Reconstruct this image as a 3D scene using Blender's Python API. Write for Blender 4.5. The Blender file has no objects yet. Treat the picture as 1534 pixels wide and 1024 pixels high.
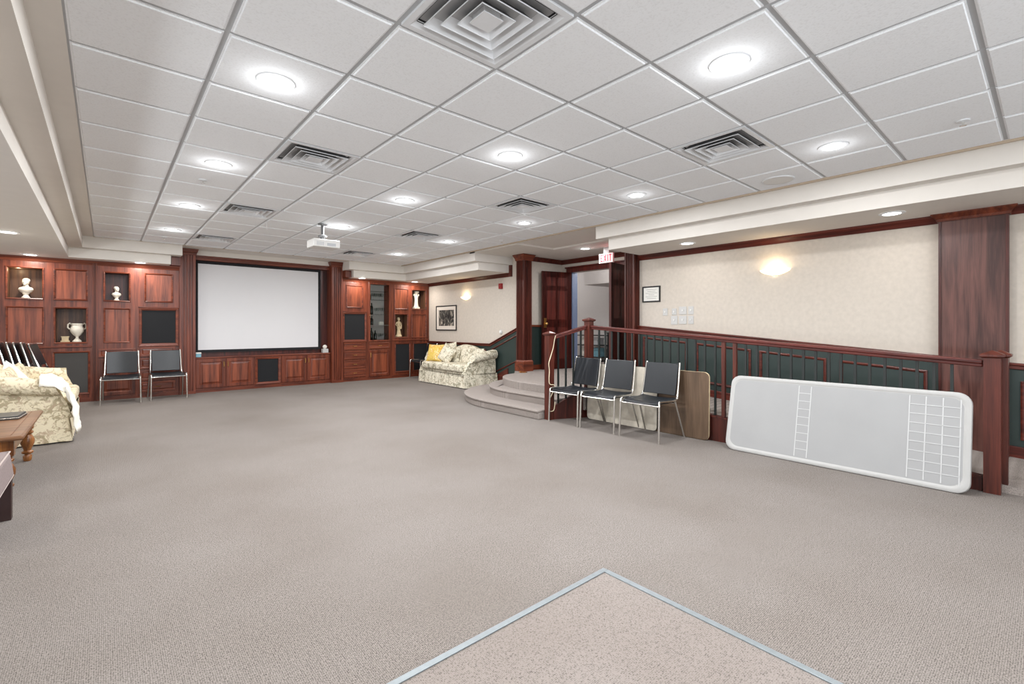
import bpy, bmesh, math, random
from mathutils import Vector, Matrix
random.seed(7)
sc = bpy.context.scene
COL = sc.collection
PI = math.pi
CZ = 2.717           # tile ceiling height
LZ = 2.378           # lower drywall ceiling height
FZ = 0.38            # platform height

# ------------------------------------------------------------------ materials
def new_mat(name):
    m = bpy.data.materials.new(name); m.use_nodes = True
    nt = m.node_tree; nt.nodes.clear()
    out = nt.nodes.new('ShaderNodeOutputMaterial')
    b = nt.nodes.new('ShaderNodeBsdfPrincipled')
    nt.links.new(b.outputs[0], out.inputs[0])
    return m, nt, b

def srgb(r, g, b):
    f = lambda c: (c/255/12.92) if c/255 <= 0.04045 else ((c/255+0.055)/1.055)**2.4
    return (f(r), f(g), f(b), 1)

def plain(name, col, rough=0.5, metal=0.0, noise=0.06, scale=30, bump=0.0, coat=0.0, spec=0.5):
    m, nt, b = new_mat(name)
    tc = nt.nodes.new('ShaderNodeTexCoord')
    n = nt.nodes.new('ShaderNodeTexNoise'); n.inputs['Scale'].default_value = scale; n.inputs['Detail'].default_value = 4
    nt.links.new(tc.outputs['Object'], n.inputs['Vector'])
    r = nt.nodes.new('ShaderNodeValToRGB')
    r.color_ramp.elements[0].position = 0.3; r.color_ramp.elements[1].position = 0.7
    r.color_ramp.elements[0].color = tuple(c*(1-noise) for c in col[:3])+(1,)
    r.color_ramp.elements[1].color = tuple(min(1, c*(1+noise)) for c in col[:3])+(1,)
    nt.links.new(n.outputs['Fac'], r.inputs['Fac']); nt.links.new(r.outputs[0], b.inputs['Base Color'])
    b.inputs['Roughness'].default_value = rough; b.inputs['Metallic'].default_value = metal
    b.inputs['Coat Weight'].default_value = coat; b.inputs['Coat Roughness'].default_value = 0.15
    b.inputs['Specular IOR Level'].default_value = spec
    if bump:
        bp = nt.nodes.new('ShaderNodeBump'); bp.inputs['Strength'].default_value = bump; bp.inputs['Distance'].default_value = 0.004
        nt.links.new(n.outputs['Fac'], bp.inputs['Height']); nt.links.new(bp.outputs[0], b.inputs['Normal'])
    return m

def wood(name, dark, light, axis='Z', rough=0.38, coat=0.08, fine=1.0):
    m, nt, b = new_mat(name)
    tc = nt.nodes.new('ShaderNodeTexCoord')
    def layer(al, ac, detail, dist):
        mp = nt.nodes.new('ShaderNodeMapping')
        s = [ac*fine]*3; s['XYZ'.index(axis)] = al
        mp.inputs['Scale'].default_value = s
        n = nt.nodes.new('ShaderNodeTexNoise'); n.inputs['Scale'].default_value = 1; n.inputs['Detail'].default_value = detail
        n.inputs['Distortion'].default_value = dist
        nt.links.new(tc.outputs['Object'], mp.inputs['Vector']); nt.links.new(mp.outputs[0], n.inputs['Vector'])
        return n
    a = layer(1.1, 20, 5, 0.7); c = layer(5, 150, 3, 0.2)
    r = nt.nodes.new('ShaderNodeValToRGB')
    r.color_ramp.elements[0].position = 0.32; r.color_ramp.elements[1].position = 0.68
    r.color_ramp.elements[0].color = dark; r.color_ramp.elements[1].color = light
    mx = nt.nodes.new('ShaderNodeMath'); mx.operation = 'MULTIPLY_ADD'; mx.inputs[1].default_value = 0.35
    sub = nt.nodes.new('ShaderNodeMath'); sub.operation = 'MULTIPLY_ADD'; sub.inputs[1].default_value = 1.0; sub.inputs[2].default_value = -0.17
    nt.links.new(a.outputs['Fac'], sub.inputs[0])
    nt.links.new(c.outputs['Fac'], mx.inputs[0]); nt.links.new(sub.outputs[0], mx.inputs[2])
    nt.links.new(mx.outputs[0], r.inputs['Fac']); nt.links.new(r.outputs[0], b.inputs['Base Color'])
    b.inputs['Roughness'].default_value = rough; b.inputs['Specular IOR Level'].default_value = 0.38
    b.inputs['Coat Weight'].default_value = coat; b.inputs['Coat Roughness'].default_value = 0.2
    bp = nt.nodes.new('ShaderNodeBump'); bp.inputs['Strength'].default_value = 0.08; bp.inputs['Distance'].default_value = 0.002
    nt.links.new(c.outputs['Fac'], bp.inputs['Height']); nt.links.new(bp.outputs[0], b.inputs['Normal'])
    return m

def emit(name, col, strength):
    m, nt, b = new_mat(name)
    b.inputs['Base Color'].default_value = col
    b.inputs['Emission Color'].default_value = col; b.inputs['Emission Strength'].default_value = strength
    return m

def carpet_mat(name, c0, c1, wscale=150, stain=True):
    m, nt, b = new_mat(name)
    tc = nt.nodes.new('ShaderNodeTexCoord')
    v = nt.nodes.new('ShaderNodeTexVoronoi'); v.inputs['Scale'].default_value = wscale; v.inputs['Randomness'].default_value = 0.3
    nt.links.new(tc.outputs['Object'], v.inputs['Vector'])
    n = nt.nodes.new('ShaderNodeTexNoise'); n.inputs['Scale'].default_value = wscale*1.1; n.inputs['Detail'].default_value = 2
    nt.links.new(tc.outputs['Object'], n.inputs['Vector'])
    ad = nt.nodes.new('ShaderNodeMath'); ad.operation = 'MULTIPLY_ADD'; ad.inputs[1].default_value = 0.8
    nt.links.new(v.outputs['Distance'], ad.inputs[0]); nt.links.new(n.outputs['Fac'], ad.inputs[2])
    r = nt.nodes.new('ShaderNodeValToRGB')
    r.color_ramp.elements[0].position = 0.5; r.color_ramp.elements[1].position = 1.2
    r.color_ramp.elements[0].color = c1; r.color_ramp.elements[1].color = c0
    nt.links.new(ad.outputs[0], r.inputs['Fac'])
    big = nt.nodes.new('ShaderNodeTexNoise'); big.inputs['Scale'].default_value = 0.9; big.inputs['Detail'].default_value = 5
    nt.links.new(tc.outputs['Object'], big.inputs['Vector'])
    r2 = nt.nodes.new('ShaderNodeValToRGB')
    r2.color_ramp.elements[0].position = 0.3; r2.color_ramp.elements[1].position = 0.6
    r2.color_ramp.elements[0].color = (0.86, 0.84, 0.82, 1) if stain else (1, 1, 1, 1); r2.color_ramp.elements[1].color = (1, 1, 1, 1)
    nt.links.new(big.outputs['Fac'], r2.inputs['Fac'])
    mx = nt.nodes.new('ShaderNodeMix'); mx.data_type = 'RGBA'; mx.blend_type = 'MULTIPLY'; mx.inputs[0].default_value = 1
    nt.links.new(r.outputs[0], mx.inputs[6]); nt.links.new(r2.outputs[0], mx.inputs[7])
    nt.links.new(mx.outputs[2], b.inputs['Base Color'])
    b.inputs['Roughness'].default_value = 0.95; b.inputs['Specular IOR Level'].default_value = 0.1
    bp = nt.nodes.new('ShaderNodeBump'); bp.inputs['Strength'].default_value = 0.5; bp.inputs['Distance'].default_value = 0.003
    bp.invert = True
    nt.links.new(ad.outputs[0], bp.inputs['Height']); nt.links.new(bp.outputs[0], b.inputs['Normal'])
    return m

def floral(name, base, leaf, second, scale=9, light=None):
    m, nt, b = new_mat(name)
    tc = nt.nodes.new('ShaderNodeTexCoord')
    n = nt.nodes.new('ShaderNodeTexNoise'); n.inputs['Scale'].default_value = scale*0.9; n.inputs['Detail'].default_value = 3
    nt.links.new(tc.outputs['Object'], n.inputs['Vector'])
    mixv = nt.nodes.new('ShaderNodeMix'); mixv.data_type = 'VECTOR'; mixv.inputs[0].default_value = 0.25
    nt.links.new(tc.outputs['Object'], mixv.inputs[4]); nt.links.new(n.outputs['Color'], mixv.inputs[5])
    prev = None
    rgb = nt.nodes.new('ShaderNodeRGB'); rgb.outputs[0].default_value = base; prev = rgb.outputs[0]
    for k, (colr, sca, lo, hi) in enumerate(((leaf, scale*1.1, 0.53, 0.60), (second, scale*1.7, 0.56, 0.62), (leaf, scale*3.4, 0.60, 0.66))):
        w = nt.nodes.new('ShaderNodeTexNoise'); w.inputs['Scale'].default_value = sca; w.inputs['Detail'].default_value = 2.5
        w.inputs['Distortion'].default_value = 1.4
        nt.links.new(mixv.outputs[1], w.inputs['Vector'])
        rp = nt.nodes.new('ShaderNodeMapRange'); rp.inputs[1].default_value = lo; rp.inputs[2].default_value = hi
        rp.inputs[3].default_value = 0.0; rp.inputs[4].default_value = 0.7
        nt.links.new(w.outputs['Fac'], rp.inputs[0])
        mx = nt.nodes.new('ShaderNodeMix'); mx.data_type = 'RGBA'
        nt.links.new(rp.outputs[0], mx.inputs[0]); nt.links.new(prev, mx.inputs[6]); mx.inputs[7].default_value = colr
        prev = mx.outputs[2]
    nt.links.new(prev, b.inputs['Base Color'])
    b.inputs['Roughness'].default_value = 0.85; b.inputs['Specular IOR Level'].default_value = 0.2
    bp = nt.nodes.new('ShaderNodeBump'); bp.inputs['Strength'].default_value = 0.25; bp.inputs['Distance'].default_value = 0.006
    nt.links.new(n.outputs['Fac'], bp.inputs['Height']); nt.links.new(bp.outputs[0], b.inputs['Normal'])
    return m

def tile_mat():
    m, nt, b = new_mat('ceiling_tile_white')
    tc = nt.nodes.new('ShaderNodeTexCoord')
    n = nt.nodes.new('ShaderNodeTexNoise'); n.inputs['Scale'].default_value = 90; n.inputs['Detail'].default_value = 6
    n2 = nt.nodes.new('ShaderNodeTexNoise'); n2.inputs['Scale'].default_value = 2.2
    for k in (n, n2): nt.links.new(tc.outputs['Object'], k.inputs['Vector'])
    r = nt.nodes.new('ShaderNodeValToRGB')
    r.color_ramp.elements[0].position = 0.28; r.color_ramp.elements[1].position = 0.5
    r.color_ramp.elements[0].color = (0.80, 0.82, 0.84, 1); r.color_ramp.elements[1].color = (0.87, 0.895, 0.92, 1)
    nt.links.new(n.outputs['Fac'], r.inputs['Fac']); nt.links.new(r.outputs[0], b.inputs['Base Color'])
    b.inputs['Roughness'].default_value = 0.9
    bp = nt.nodes.new('ShaderNodeBump'); bp.inputs['Strength'].default_value = 0.35; bp.inputs['Distance'].default_value = 0.003
    nt.links.new(n.outputs['Fac'], bp.inputs['Height']); nt.links.new(bp.outputs[0], b.inputs['Normal'])
    return m

def art_mat():
    m, nt, b = new_mat('dark_print')
    tc = nt.nodes.new('ShaderNodeTexCoord')
    n = nt.nodes.new('ShaderNodeTexNoise'); n.inputs['Scale'].default_value = 9; n.inputs['Detail'].default_value = 4; n.inputs['Distortion'].default_value = 1.2
    mp = nt.nodes.new('ShaderNodeMapping'); mp.inputs['Scale'].default_value = (1, 1.6, 0.8)
    nt.links.new(tc.outputs['Object'], mp.inputs['Vector']); nt.links.new(mp.outputs[0], n.inputs['Vector'])
    r = nt.nodes.new('ShaderNodeValToRGB'); e = r.color_ramp.elements
    e[0].position = 0.42; e[0].color = srgb(32, 38, 40); e[1].position = 0.75; e[1].color = srgb(205, 196, 180)
    k = r.color_ramp.elements.new(0.55); k.color = srgb(84, 84, 80)
    nt.links.new(n.outputs['Fac'], r.inputs['Fac']); nt.links.new(r.outputs[0], b.inputs['Base Color'])
    b.inputs['Roughness'].default_value = 0.3
    return m

M = {}
WD, WL = srgb(72, 30, 19), srgb(126, 62, 40)
M['wood_v'] = wood('cherry_vertical', WD, WL, 'Z')
M['wood_x'] = wood('cherry_across', WD, WL, 'X')
M['wood_y'] = wood('cherry_along_wall', srgb(60, 22, 17), srgb(104, 46, 35), 'Y')
M['wood_panel'] = wood('cherry_panel', srgb(84, 38, 24), srgb(146, 76, 50), 'Z')
M['wood_dark'] = wood('cherry_dark', srgb(46, 18, 14), srgb(88, 36, 27), 'Z')
M['wood_niche'] = wood('niche_oak', srgb(62, 40, 30), srgb(112, 78, 56), 'Z', rough=0.5)
M['wood_door'] = wood('door_mahogany', srgb(52, 17, 13), srgb(96, 36, 27), 'Z')
M['wood_rail'] = wood('rail_mahogany', srgb(54, 22, 17), srgb(94, 44, 33), 'Z')
M['wood_rail_y'] = wood('handrail_mahogany', srgb(58, 20, 16), srgb(104, 44, 36), 'Y')
M['wood_pillar'] = wood('pillar_oak', srgb(60, 33, 28), srgb(104, 66, 58), 'Z', fine=0.7)
M['oak_table'] = wood('oak_table', srgb(86, 56, 36), srgb(138, 98, 68), 'X', rough=0.3)
M['oak_leg'] = wood('oak_leg', srgb(90, 52, 26), srgb(160, 104, 56), 'Z', rough=0.3)
M['laminate'] = wood('walnut_laminate', srgb(72, 56, 43), srgb(100, 80, 63), 'Z', rough=0.4, coat=0.1, fine=0.5)
M['laminate_light'] = plain('beige_laminate', srgb(196, 188, 174), 0.4, noise=0.12, scale=14)
M['wall'] = plain('cream_wallpaper', srgb(198, 189, 178), 0.75, noise=0.05, scale=22, bump=0.12)
M['drywall'] = plain('warm_drywall', srgb(218, 213, 206), 0.8, noise=0.015, scale=8)
M['drywall_tan'] = plain('tan_trim', srgb(190, 172, 150), 0.7, noise=0.02)
M['grey_wall'] = plain('grey_wall', srgb(190, 186, 184), 0.8, noise=0.02)
M['green'] = plain('dark_green_paint', srgb(40, 53, 50), 0.5, noise=0.05, scale=10)
M['green_edge'] = plain('dark_green_grey', srgb(76, 84, 82), 0.5, noise=0.05, scale=10)
M['tile'] = tile_mat()
M['tbar'] = plain('tbar_grey', srgb(182, 185, 188), 0.5, noise=0.02)
M['white_metal'] = plain('white_metal', srgb(222, 225, 228), 0.4, noise=0.02)
M['vent_dark'] = plain('vent_dark', srgb(40, 40, 41), 0.8, noise=0.1)
M['vent_grey'] = plain('vent_grey', srgb(84, 84, 85), 0.7, noise=0.1)
M['mount_grey'] = plain('mount_grey', srgb(96, 96, 97), 0.5, noise=0.05)
M['carpet'] = carpet_mat('greige_carpet', srgb(141, 134, 129), srgb(70, 65, 61))
M['carpet2'] = carpet_mat('ribbed_carpet', srgb(140, 132, 127), srgb(64, 58, 54), 150)
M['carpet_step'] = carpet_mat('step_carpet', srgb(158, 149, 143), srgb(86, 79, 75), 150, False)
M['strip'] = plain('grey_strip', srgb(122, 129, 132), 0.4, metal=0.2, noise=0.08, scale=40)
M['vinyl'] = plain('black_vinyl', srgb(24, 28, 33), 0.36, noise=0.1, scale=60, bump=0.1)
M['chrome'] = plain('chrome', (0.78, 0.77, 0.74, 1), 0.18, metal=1.0, noise=0.02)
M['black_metal'] = plain('black_metal', srgb(34, 38, 38), 0.45, noise=0.05)
M['baluster'] = plain('baluster_dark_green', srgb(28, 33, 32), 0.4, noise=0.05)
M['grille'] = plain('speaker_cloth', srgb(24, 25, 28), 0.9, noise=0.15, scale=200)
M['grille_grey'] = plain('grey_speaker_cloth', srgb(70, 68, 66), 0.95, noise=0.12, scale=200)
M['screen'] = plain('screen_white', srgb(222, 222, 224), 0.85, noise=0.008, scale=2)
M['screen_edge'] = plain('screen_black', srgb(22, 22, 26), 0.8)
M['plastic_white'] = plain('white_plastic', srgb(192, 191, 189), 0.45, noise=0.02, scale=12)
M['table_rim'] = plain('table_rim', srgb(168, 167, 165), 0.45, noise=0.02, scale=12)
M['plastic_top'] = plain('table_plastic', srgb(148, 148, 148), 0.42, noise=0.03, scale=3)
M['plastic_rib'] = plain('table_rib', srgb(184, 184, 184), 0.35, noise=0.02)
M['brass'] = plain('brass', srgb(214, 172, 104), 0.28, metal=1.0)
M['marble'] = plain('white_plaster', srgb(232, 224, 208), 0.55, noise=0.06, scale=25, bump=0.15)
M['marble_tan'] = plain('tan_plaster', srgb(206, 186, 150), 0.6, noise=0.12, scale=25, bump=0.15)
M['floral'] = floral('floral_cream', srgb(220, 209, 182), srgb(142, 128, 98), srgb(178, 156, 134))
M['floral_r'] = floral('floral_green', srgb(222, 215, 196), srgb(118, 114, 90), srgb(160, 146, 122), scale=10)
M['floral_y'] = floral('floral_yellow', srgb(214, 186, 96), srgb(206, 128, 40), srgb(244, 236, 206), scale=10)
M['white_cloth'] = plain('white_cloth', srgb(238, 234, 224), 0.9, noise=0.08, scale=18, bump=0.6)
M['mauve'] = plain('mauve_cloth', srgb(128, 114, 112), 0.9, noise=0.1, scale=80, bump=0.2)
M['mauve_pipe'] = plain('pale_piping', srgb(176, 162, 156), 0.8)
M['leg_dark'] = plain('dark_leg', srgb(44, 22, 20), 0.4, noise=0.15)
M['red_plastic'] = plain('red_plastic', srgb(140, 22, 24), 0.4)
M['exit_red'] = emit('exit_red', srgb(214, 16, 50), 0.9)
M['exit_white'] = emit('exit_white', srgb(255, 222, 216), 0.32)
M['lens'] = emit('light_lens', (1, 0.98, 0.95, 1), 9)
M['lens_off'] = plain('white_disc', srgb(222, 221, 218), 0.6, noise=0.02)
M['sconce'] = emit('sconce_glow', srgb(255, 234, 196), 1.6)
M['black'] = plain('matt_black', srgb(20, 20, 22), 0.6)
M['paper'] = plain('paper', srgb(226, 224, 218), 0.8, noise=0.02)
M['ink'] = plain('ink', srgb(110, 108, 106), 0.8)
M['mat_board'] = plain('mat_board', srgb(214, 206, 196), 0.85, noise=0.02)
M['art'] = art_mat()
M['blue_box'] = plain('pale_blue_card', srgb(120, 168, 184), 0.6, noise=0.1)
M['cord'] = plain('cream_cord', srgb(222, 206, 176), 0.6)
M['wine'] = plain('dark_bottle', srgb(16, 24, 20), 0.12, noise=0.1, coat=0.5)
M['slate'] = plain('charcoal_case', srgb(54, 54, 54), 0.35)
M['door_blue'] = plain('pale_blue_jamb', srgb(104, 118, 146), 0.6)

def glass_mat():
    m, nt, b = new_mat('clear_glass')
    b.inputs['Base Color'].default_value = (0.93, 0.97, 0.96, 1); b.inputs['Roughness'].default_value = 0.03
    b.inputs['Transmission Weight'].default_value = 1.0; b.inputs['IOR'].default_value = 1.06
    return m
M['glass'] = glass_mat()

# ------------------------------------------------------------------ mesh helpers
XZ = lambda Y0: (lambda a, b, d: (a, Y0-d, b))          # wall facing -Y, d = outwards
YZ = lambda X0: (lambda a, b, d: (X0-d, a, b))          # wall facing -X
XYdn = lambda Z0: (lambda a, b, d: (a, b, Z0-d))        # ceiling facing down

class MB:
    def __init__(s): s.v = []; s.f = []; s.m = []
    def face(s, pts, mi=0):
        i = len(s.v); s.v += [tuple(p) for p in pts]; s.f.append(tuple(range(i, i+len(pts)))); s.m.append(mi)
    def add(s, verts, faces, mi=0):
        i = len(s.v); s.v += [tuple(p) for p in verts]
        for f in faces: s.f.append(tuple(i+k for k in f)); s.m.append(mi)
    def box(s, x0, x1, y0, y1, z0, z1, mi=0):
        v = [(x0,y0,z0),(x1,y0,z0),(x1,y1,z0),(x0,y1,z0),(x0,y0,z1),(x1,y0,z1),(x1,y1,z1),(x0,y1,z1)]
        s.add(v, [(0,3,2,1),(4,5,6,7),(0,1,5,4),(1,2,6,5),(2,3,7,6),(3,0,4,7)], mi); return s
    def hexa(s, v8, mi=0):
        s.add(v8, [(0,3,2,1),(4,5,6,7),(0,1,5,4),(1,2,6,5),(2,3,7,6),(3,0,4,7)], mi); return s
    def slopebox(s, x0, x1, y0, y1, a0, a1, b0, b1, mi=0):
        """box between y0 and y1 whose bottom/top run a0->b0 and a1->b1"""
        return s.hexa([(x0,y0,a0),(x1,y0,a0),(x1,y1,b0),(x0,y1,b0),(x0,y0,a1),(x1,y0,a1),(x1,y1,b1),(x0,y1,b1)], mi)
    def bar(s, p, q, w, h, mi=0, up=(0,0,1)):
        p, q = Vector(p), Vector(q); d = (q-p).normalized(); u = Vector(up)
        sd = d.cross(u)
        if sd.length < 1e-4: sd = d.cross(Vector((1,0,0)))
        sd.normalize(); u = sd.cross(d)
        o = [(-1,-1),(1,-1),(1,1),(-1,1)]
        A = [p+sd*a*w/2+u*b*h/2 for a, b in o]; B = [q+sd*a*w/2+u*b*h/2 for a, b in o]
        return s.hexa(A+B, mi)
    def prism(s, pts, z0, z1, mi=0, f=lambda a,b,c: (a,b,c)):
        n = len(pts)
        v = [f(a,b,z0) for a,b in pts]+[f(a,b,z1) for a,b in pts]
        s.add(v, [tuple(range(n-1,-1,-1)), tuple(range(n,2*n))]+[(i,(i+1)%n,n+(i+1)%n,n+i) for i in range(n)], mi); return s
    def rings(s, rings, mi=0, cap0=True, cap1=True, closed=True):
        n = len(rings[0]); v = [p for r in rings for p in r]; f = []
        for k in range(len(rings)-1):
            for i in range(n if closed else n-1):
                j = (i+1) % n; f.append((k*n+i, k*n+j, (k+1)*n+j, (k+1)*n+i))
        if cap0: f.append(tuple(range(n-1,-1,-1)))
        if cap1: f.append(tuple(range((len(rings)-1)*n, len(rings)*n)))
        s.add(v, f, mi); return s
    def lathe(s, cx, cy, prof, seg=20, mi=0, sx=1, sy=1, z=0, cap=True):
        R = [[(cx+r*sx*math.cos(2*PI*i/seg), cy+r*sy*math.sin(2*PI*i/seg), z+h) for i in range(seg)] for r, h in prof]
        return s.rings(R, mi, cap, cap)
    def tube(s, pts, r, seg=8, mi=0, cap=True):
        P = [Vector(p) for p in pts]; R = []
        prev = None
        for i, p in enumerate(P):
            d = (P[min(i+1,len(P)-1)]-P[max(i-1,0)]).normalized()
            if prev is None:
                u = d.cross(Vector((0,0,1)))
                if u.length < 1e-3: u = d.cross(Vector((1,0,0)))
            else: u = prev-d*prev.dot(d)
            u.normalize(); prev = u; w = d.cross(u)
            R.append([tuple(p+(u*math.cos(2*PI*k/seg)+w*math.sin(2*PI*k/seg))*r) for k in range(seg)])
        return s.rings(R, mi, cap, cap)
    def ball(s, c, r, seg=16, mi=0, sc=(1,1,1)):
        prof = []
        n = seg//2
        R = [[(c[0]+r*sc[0]*math.sin(PI*k/n)*math.cos(2*PI*i/seg), c[1]+r*sc[1]*math.sin(PI*k/n)*math.sin(2*PI*i/seg), c[2]-r*sc[2]*math.cos(PI*k/n)) for i in range(seg)] for k in range(1, n)]
        v = [p for q in R for p in q]
        return s.rings(R, mi)
    def rect(s, a0, a1, b0, b1, prof, f, mi=0, fill=None, shear=0.0):
        """mitred moulding round a rectangle; prof = [(inset, depth)]; fill = closes the last ring"""
        g = lambda a, b, d: f(a, b+shear*(a-a0), d)
        R = [[g(a0+i,b0+i,d), g(a1-i,b0+i,d), g(a1-i,b1-i,d), g(a0+i,b1-i,d)] for i, d in prof]
        s.rings(R, mi, False, False)
        if fill is not None: s.face(R[-1], fill)
        return s
    def holed(s, a0, a1, b0, b1, holes, f, depth=0.02, mi=0):
        """flat face with rectangular holes and their reveals"""
        xs = sorted({a0,a1}|{h[0] for h in holes}|{h[1] for h in holes}); zs = sorted({b0,b1}|{h[2] for h in holes}|{h[3] for h in holes})
        for i in range(len(xs)-1):
            for j in range(len(zs)-1):
                cx, cz = (xs[i]+xs[i+1])/2, (zs[j]+zs[j+1])/2
                if any(h[0]<cx<h[1] and h[2]<cz<h[3] for h in holes): continue
                s.face([f(xs[i],zs[j],0), f(xs[i+1],zs[j],0), f(xs[i+1],zs[j+1],0), f(xs[i],zs[j+1],0)], mi)
        for h in holes:
            s.rings([[f(h[0],h[2],d), f(h[1],h[2],d), f(h[1],h[3],d), f(h[0],h[3],d)] for d in (0,-depth)], mi, False, False)
        return s
    def move(s, mat):
        s.v = [tuple(mat @ Vector(p)) for p in s.v]; return s

ORG = {}
def build(name, mb, mats, parent=None, local=False, bevel=0, seg=2, smooth=False, ang=38, sub=0, origin=None, remesh=0):
    if not isinstance(mats, (list, tuple)): mats = [mats]
    if parent is not None: o3 = Vector((0,0,0)) if local else ORG[parent]
    elif origin is not None: o3 = Vector(origin)
    elif local: o3 = Vector((0,0,0))
    else:
        xs = [p[0] for p in mb.v]; ys = [p[1] for p in mb.v]; zs = [p[2] for p in mb.v]
        o3 = Vector(((min(xs)+max(xs))/2, (min(ys)+max(ys))/2, min(zs)))
    me = bpy.data.meshes.new(name)
    me.from_pydata([tuple(Vector(p)-o3) for p in mb.v], [], mb.f)
    for m in mats: me.materials.append(M[m])
    for p, mi in zip(me.polygons, mb.m): p.material_index = mi
    bm = bmesh.new(); bm.from_mesh(me)
    bmesh.ops.remove_doubles(bm, verts=bm.verts, dist=1e-5)
    bmesh.ops.recalc_face_normals(bm, faces=bm.faces)
    if smooth:
        for f in bm.faces: f.smooth = True
        for e in bm.edges:
            if len(e.link_faces) == 2 and e.calc_face_angle(0) > math.radians(ang): e.smooth = False
    bm.to_mesh(me); bm.free(); me.validate()
    o = bpy.data.objects.new(name, me); COL.objects.link(o)
    if parent is not None: o.parent = parent; ORG[o] = Vector(ORG[parent])
    else: o.location = o3; ORG[o] = o3
    if remesh:
        r = o.modifiers.new('fuse', 'REMESH'); r.mode = 'VOXEL'; r.voxel_size = remesh; r.use_smooth_shade = True
        k = o.modifiers.new('soft', 'SMOOTH'); k.factor = 0.5; k.iterations = 3
    if bevel:
        b = o.modifiers.new('edge', 'BEVEL'); b.width = bevel; b.segments = seg; b.limit_method = 'ANGLE'; b.angle_limit = math.radians(40)
    if sub:
        s_ = o.modifiers.new('soft', 'SUBSURF'); s_.levels = sub; s_.render_levels = sub
    return o

def thing(name, label, cat, loc=(0,0,0), rz=0, group=None):
    o = bpy.data.objects.new(name, None); COL.objects.link(o); o.empty_display_size = 0.1
    o.location = loc; o.rotation_euler = (0,0,rz); ORG[o] = Vector(loc)
    o['label'] = label; o['category'] = cat
    if group: o['group'] = group
    return o
def tag(o, label, cat, group=None):
    o['label'] = label; o['category'] = cat
    if group: o['group'] = group
    return o
def struct(name, mb, mats, **k):
    o = build(name, mb, mats, origin=(0,0,0), **k); o['kind'] = 'structure'; return o
def copy_tree(o, parent=None):
    c = o.copy(); COL.objects.link(c)
    if parent is not None: c.parent = parent
    ORG[c] = ORG.get(o, Vector((0,0,0)))
    for ch in list(o.children): copy_tree(ch, c)
    return c
def dup(o, loc, rz, label, group=None):
    c = copy_tree(o); c.location = loc; c.rotation_euler = (0,0,rz); c['label'] = label
    if group: c['group'] = group
    return c

# ------------------------------------------------------------------ camera
TH = math.radians(40.895)
cam = bpy.data.objects.new('camera', bpy.data.cameras.new('camera')); COL.objects.link(cam)
cam.data.sensor_width = 36; cam.data.lens = 703.1/1534*36
cam.data.shift_y = -22.8/1534
cam.data.clip_start = 0.05
cam.location = (0, 0, 1.26); cam.rotation_euler = (PI/2, 0, -TH)
sc.camera = cam

# ------------------------------------------------------------------ room shell
T = 0.6096
TX0, TY0 = 2.7499, 3.404
gx = lambda j: (j+TX0)*T
gy = lambda i: (i+TY0)*T
XL, XR = gx(-3), gx(6)
YF, YB = gy(-9), 10.2
VENTS = [(j, i) for i in (-1, 3, 7, 11) for j in (-1, 3)]

mb = MB()
mb.box(-3.75, 6.6, -3.5, 11.2, -0.1, 0)
floor = struct('floor', mb, ['carpet'])
mb = MB(); mb.box(-2.2, 1.93, -3.4, 1.512, 0.0, 0.004)
struct('trim_1', mb, ['carpet2'])
mb = MB(); mb.hexa([(1.955,1.50,0.001),(1.955,-3.4,0.001),(1.925,-3.4,0.001),(1.925,1.535,0.001),(1.955,1.50,0.008),(1.955,-3.4,0.008),(1.925,-3.4,0.008),(1.925,1.535,0.008)])
mb = MB(); mb.box(-2.2, 1.956, 1.506, 1.534, 0.001, 0.009); mb.box(1.928, 1.956, -3.4, 1.506, 0.001, 0.009)
struct('trim_2', mb, ['strip'], bevel=0.002)

# tile ceiling: lay-in tiles and grid in one surface
mb = MB()
mb.box(XL-0.1, XR+0.05, YF-0.2, YB+0.02, CZ+0.03, CZ+0.08, 1)
i = -9
while gy(i) < YB:
    for j in range(-3, 6):
        if (j, i) in VENTS: continue
        a0, a1, b0, b1 = gx(j), gx(j+1), gy(i), min(gy(i+1), YB)
        h = 0.012
        mb.rect(a0+h, a1-h, b0+h, b1-h, [(0, -0.012), (0, -0.006), (0.008, -0.006), (0.010, 0.0), (0.012, 0.002)], XYdn(CZ), 0, fill=0)
    i += 1
for j in range(-3, 7): mb.box(gx(j)-0.012, gx(j)+0.012, YF, YB, CZ+0.010, CZ+0.031, 1)
for i in range(-9, 14): mb.box(XL, XR, gy(i)-0.012, gy(i)+0.012, CZ+0.0106, CZ+0.031, 1)
struct('ceiling', mb, ['tile', 'tbar'])

def blocks(name, bl, mats='drywall', **k):
    mb = MB()
    for b in bl: mb.box(*b)
    return struct(name, mb, mats, **k)
blocks('ceiling_soffit_left', [(-3.6,-0.28,YF,10.2,2.536,2.95), (-3.6,-0.45,YF,10.34,LZ,2.536)])
blocks('ceiling_soffit_back_left', [(-3.6,1.04,10.2,11.2,2.536,2.95), (-3.6,0.885,10.34,11.2,LZ,2.536)])
blocks('ceiling_soffit_back_right', [(4.075,6.6,10.2,11.2,2.536,2.95), (4.23,6.6,10.34,11.2,LZ,2.536)])
blocks('ceiling_soffit_sofa', [(5.40,6.6,7.33,10.2,2.536,2.95), (5.53,6.6,7.40,10.34,LZ,2.536)])
blocks('ceiling_soffit_right', [(5.40,6.6,YF,4.37,2.536,2.95), (5.53,6.6,YF,4.24,LZ,2.536)])
blocks('ceiling_border', [(-0.5,XL+0.002,YF,10.25,CZ+0.004,2.9), (XR-0.002,6.30,YF,10.25,CZ+0.004,2.9), (0.9,4.2,10.19,11.2,CZ+0.004,2.9), (6.30,7.7,4.0,7.5,CZ-0.027,2.9), (5.40,6.30,6.1,7.5,CZ-0.027,2.9)])
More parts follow.
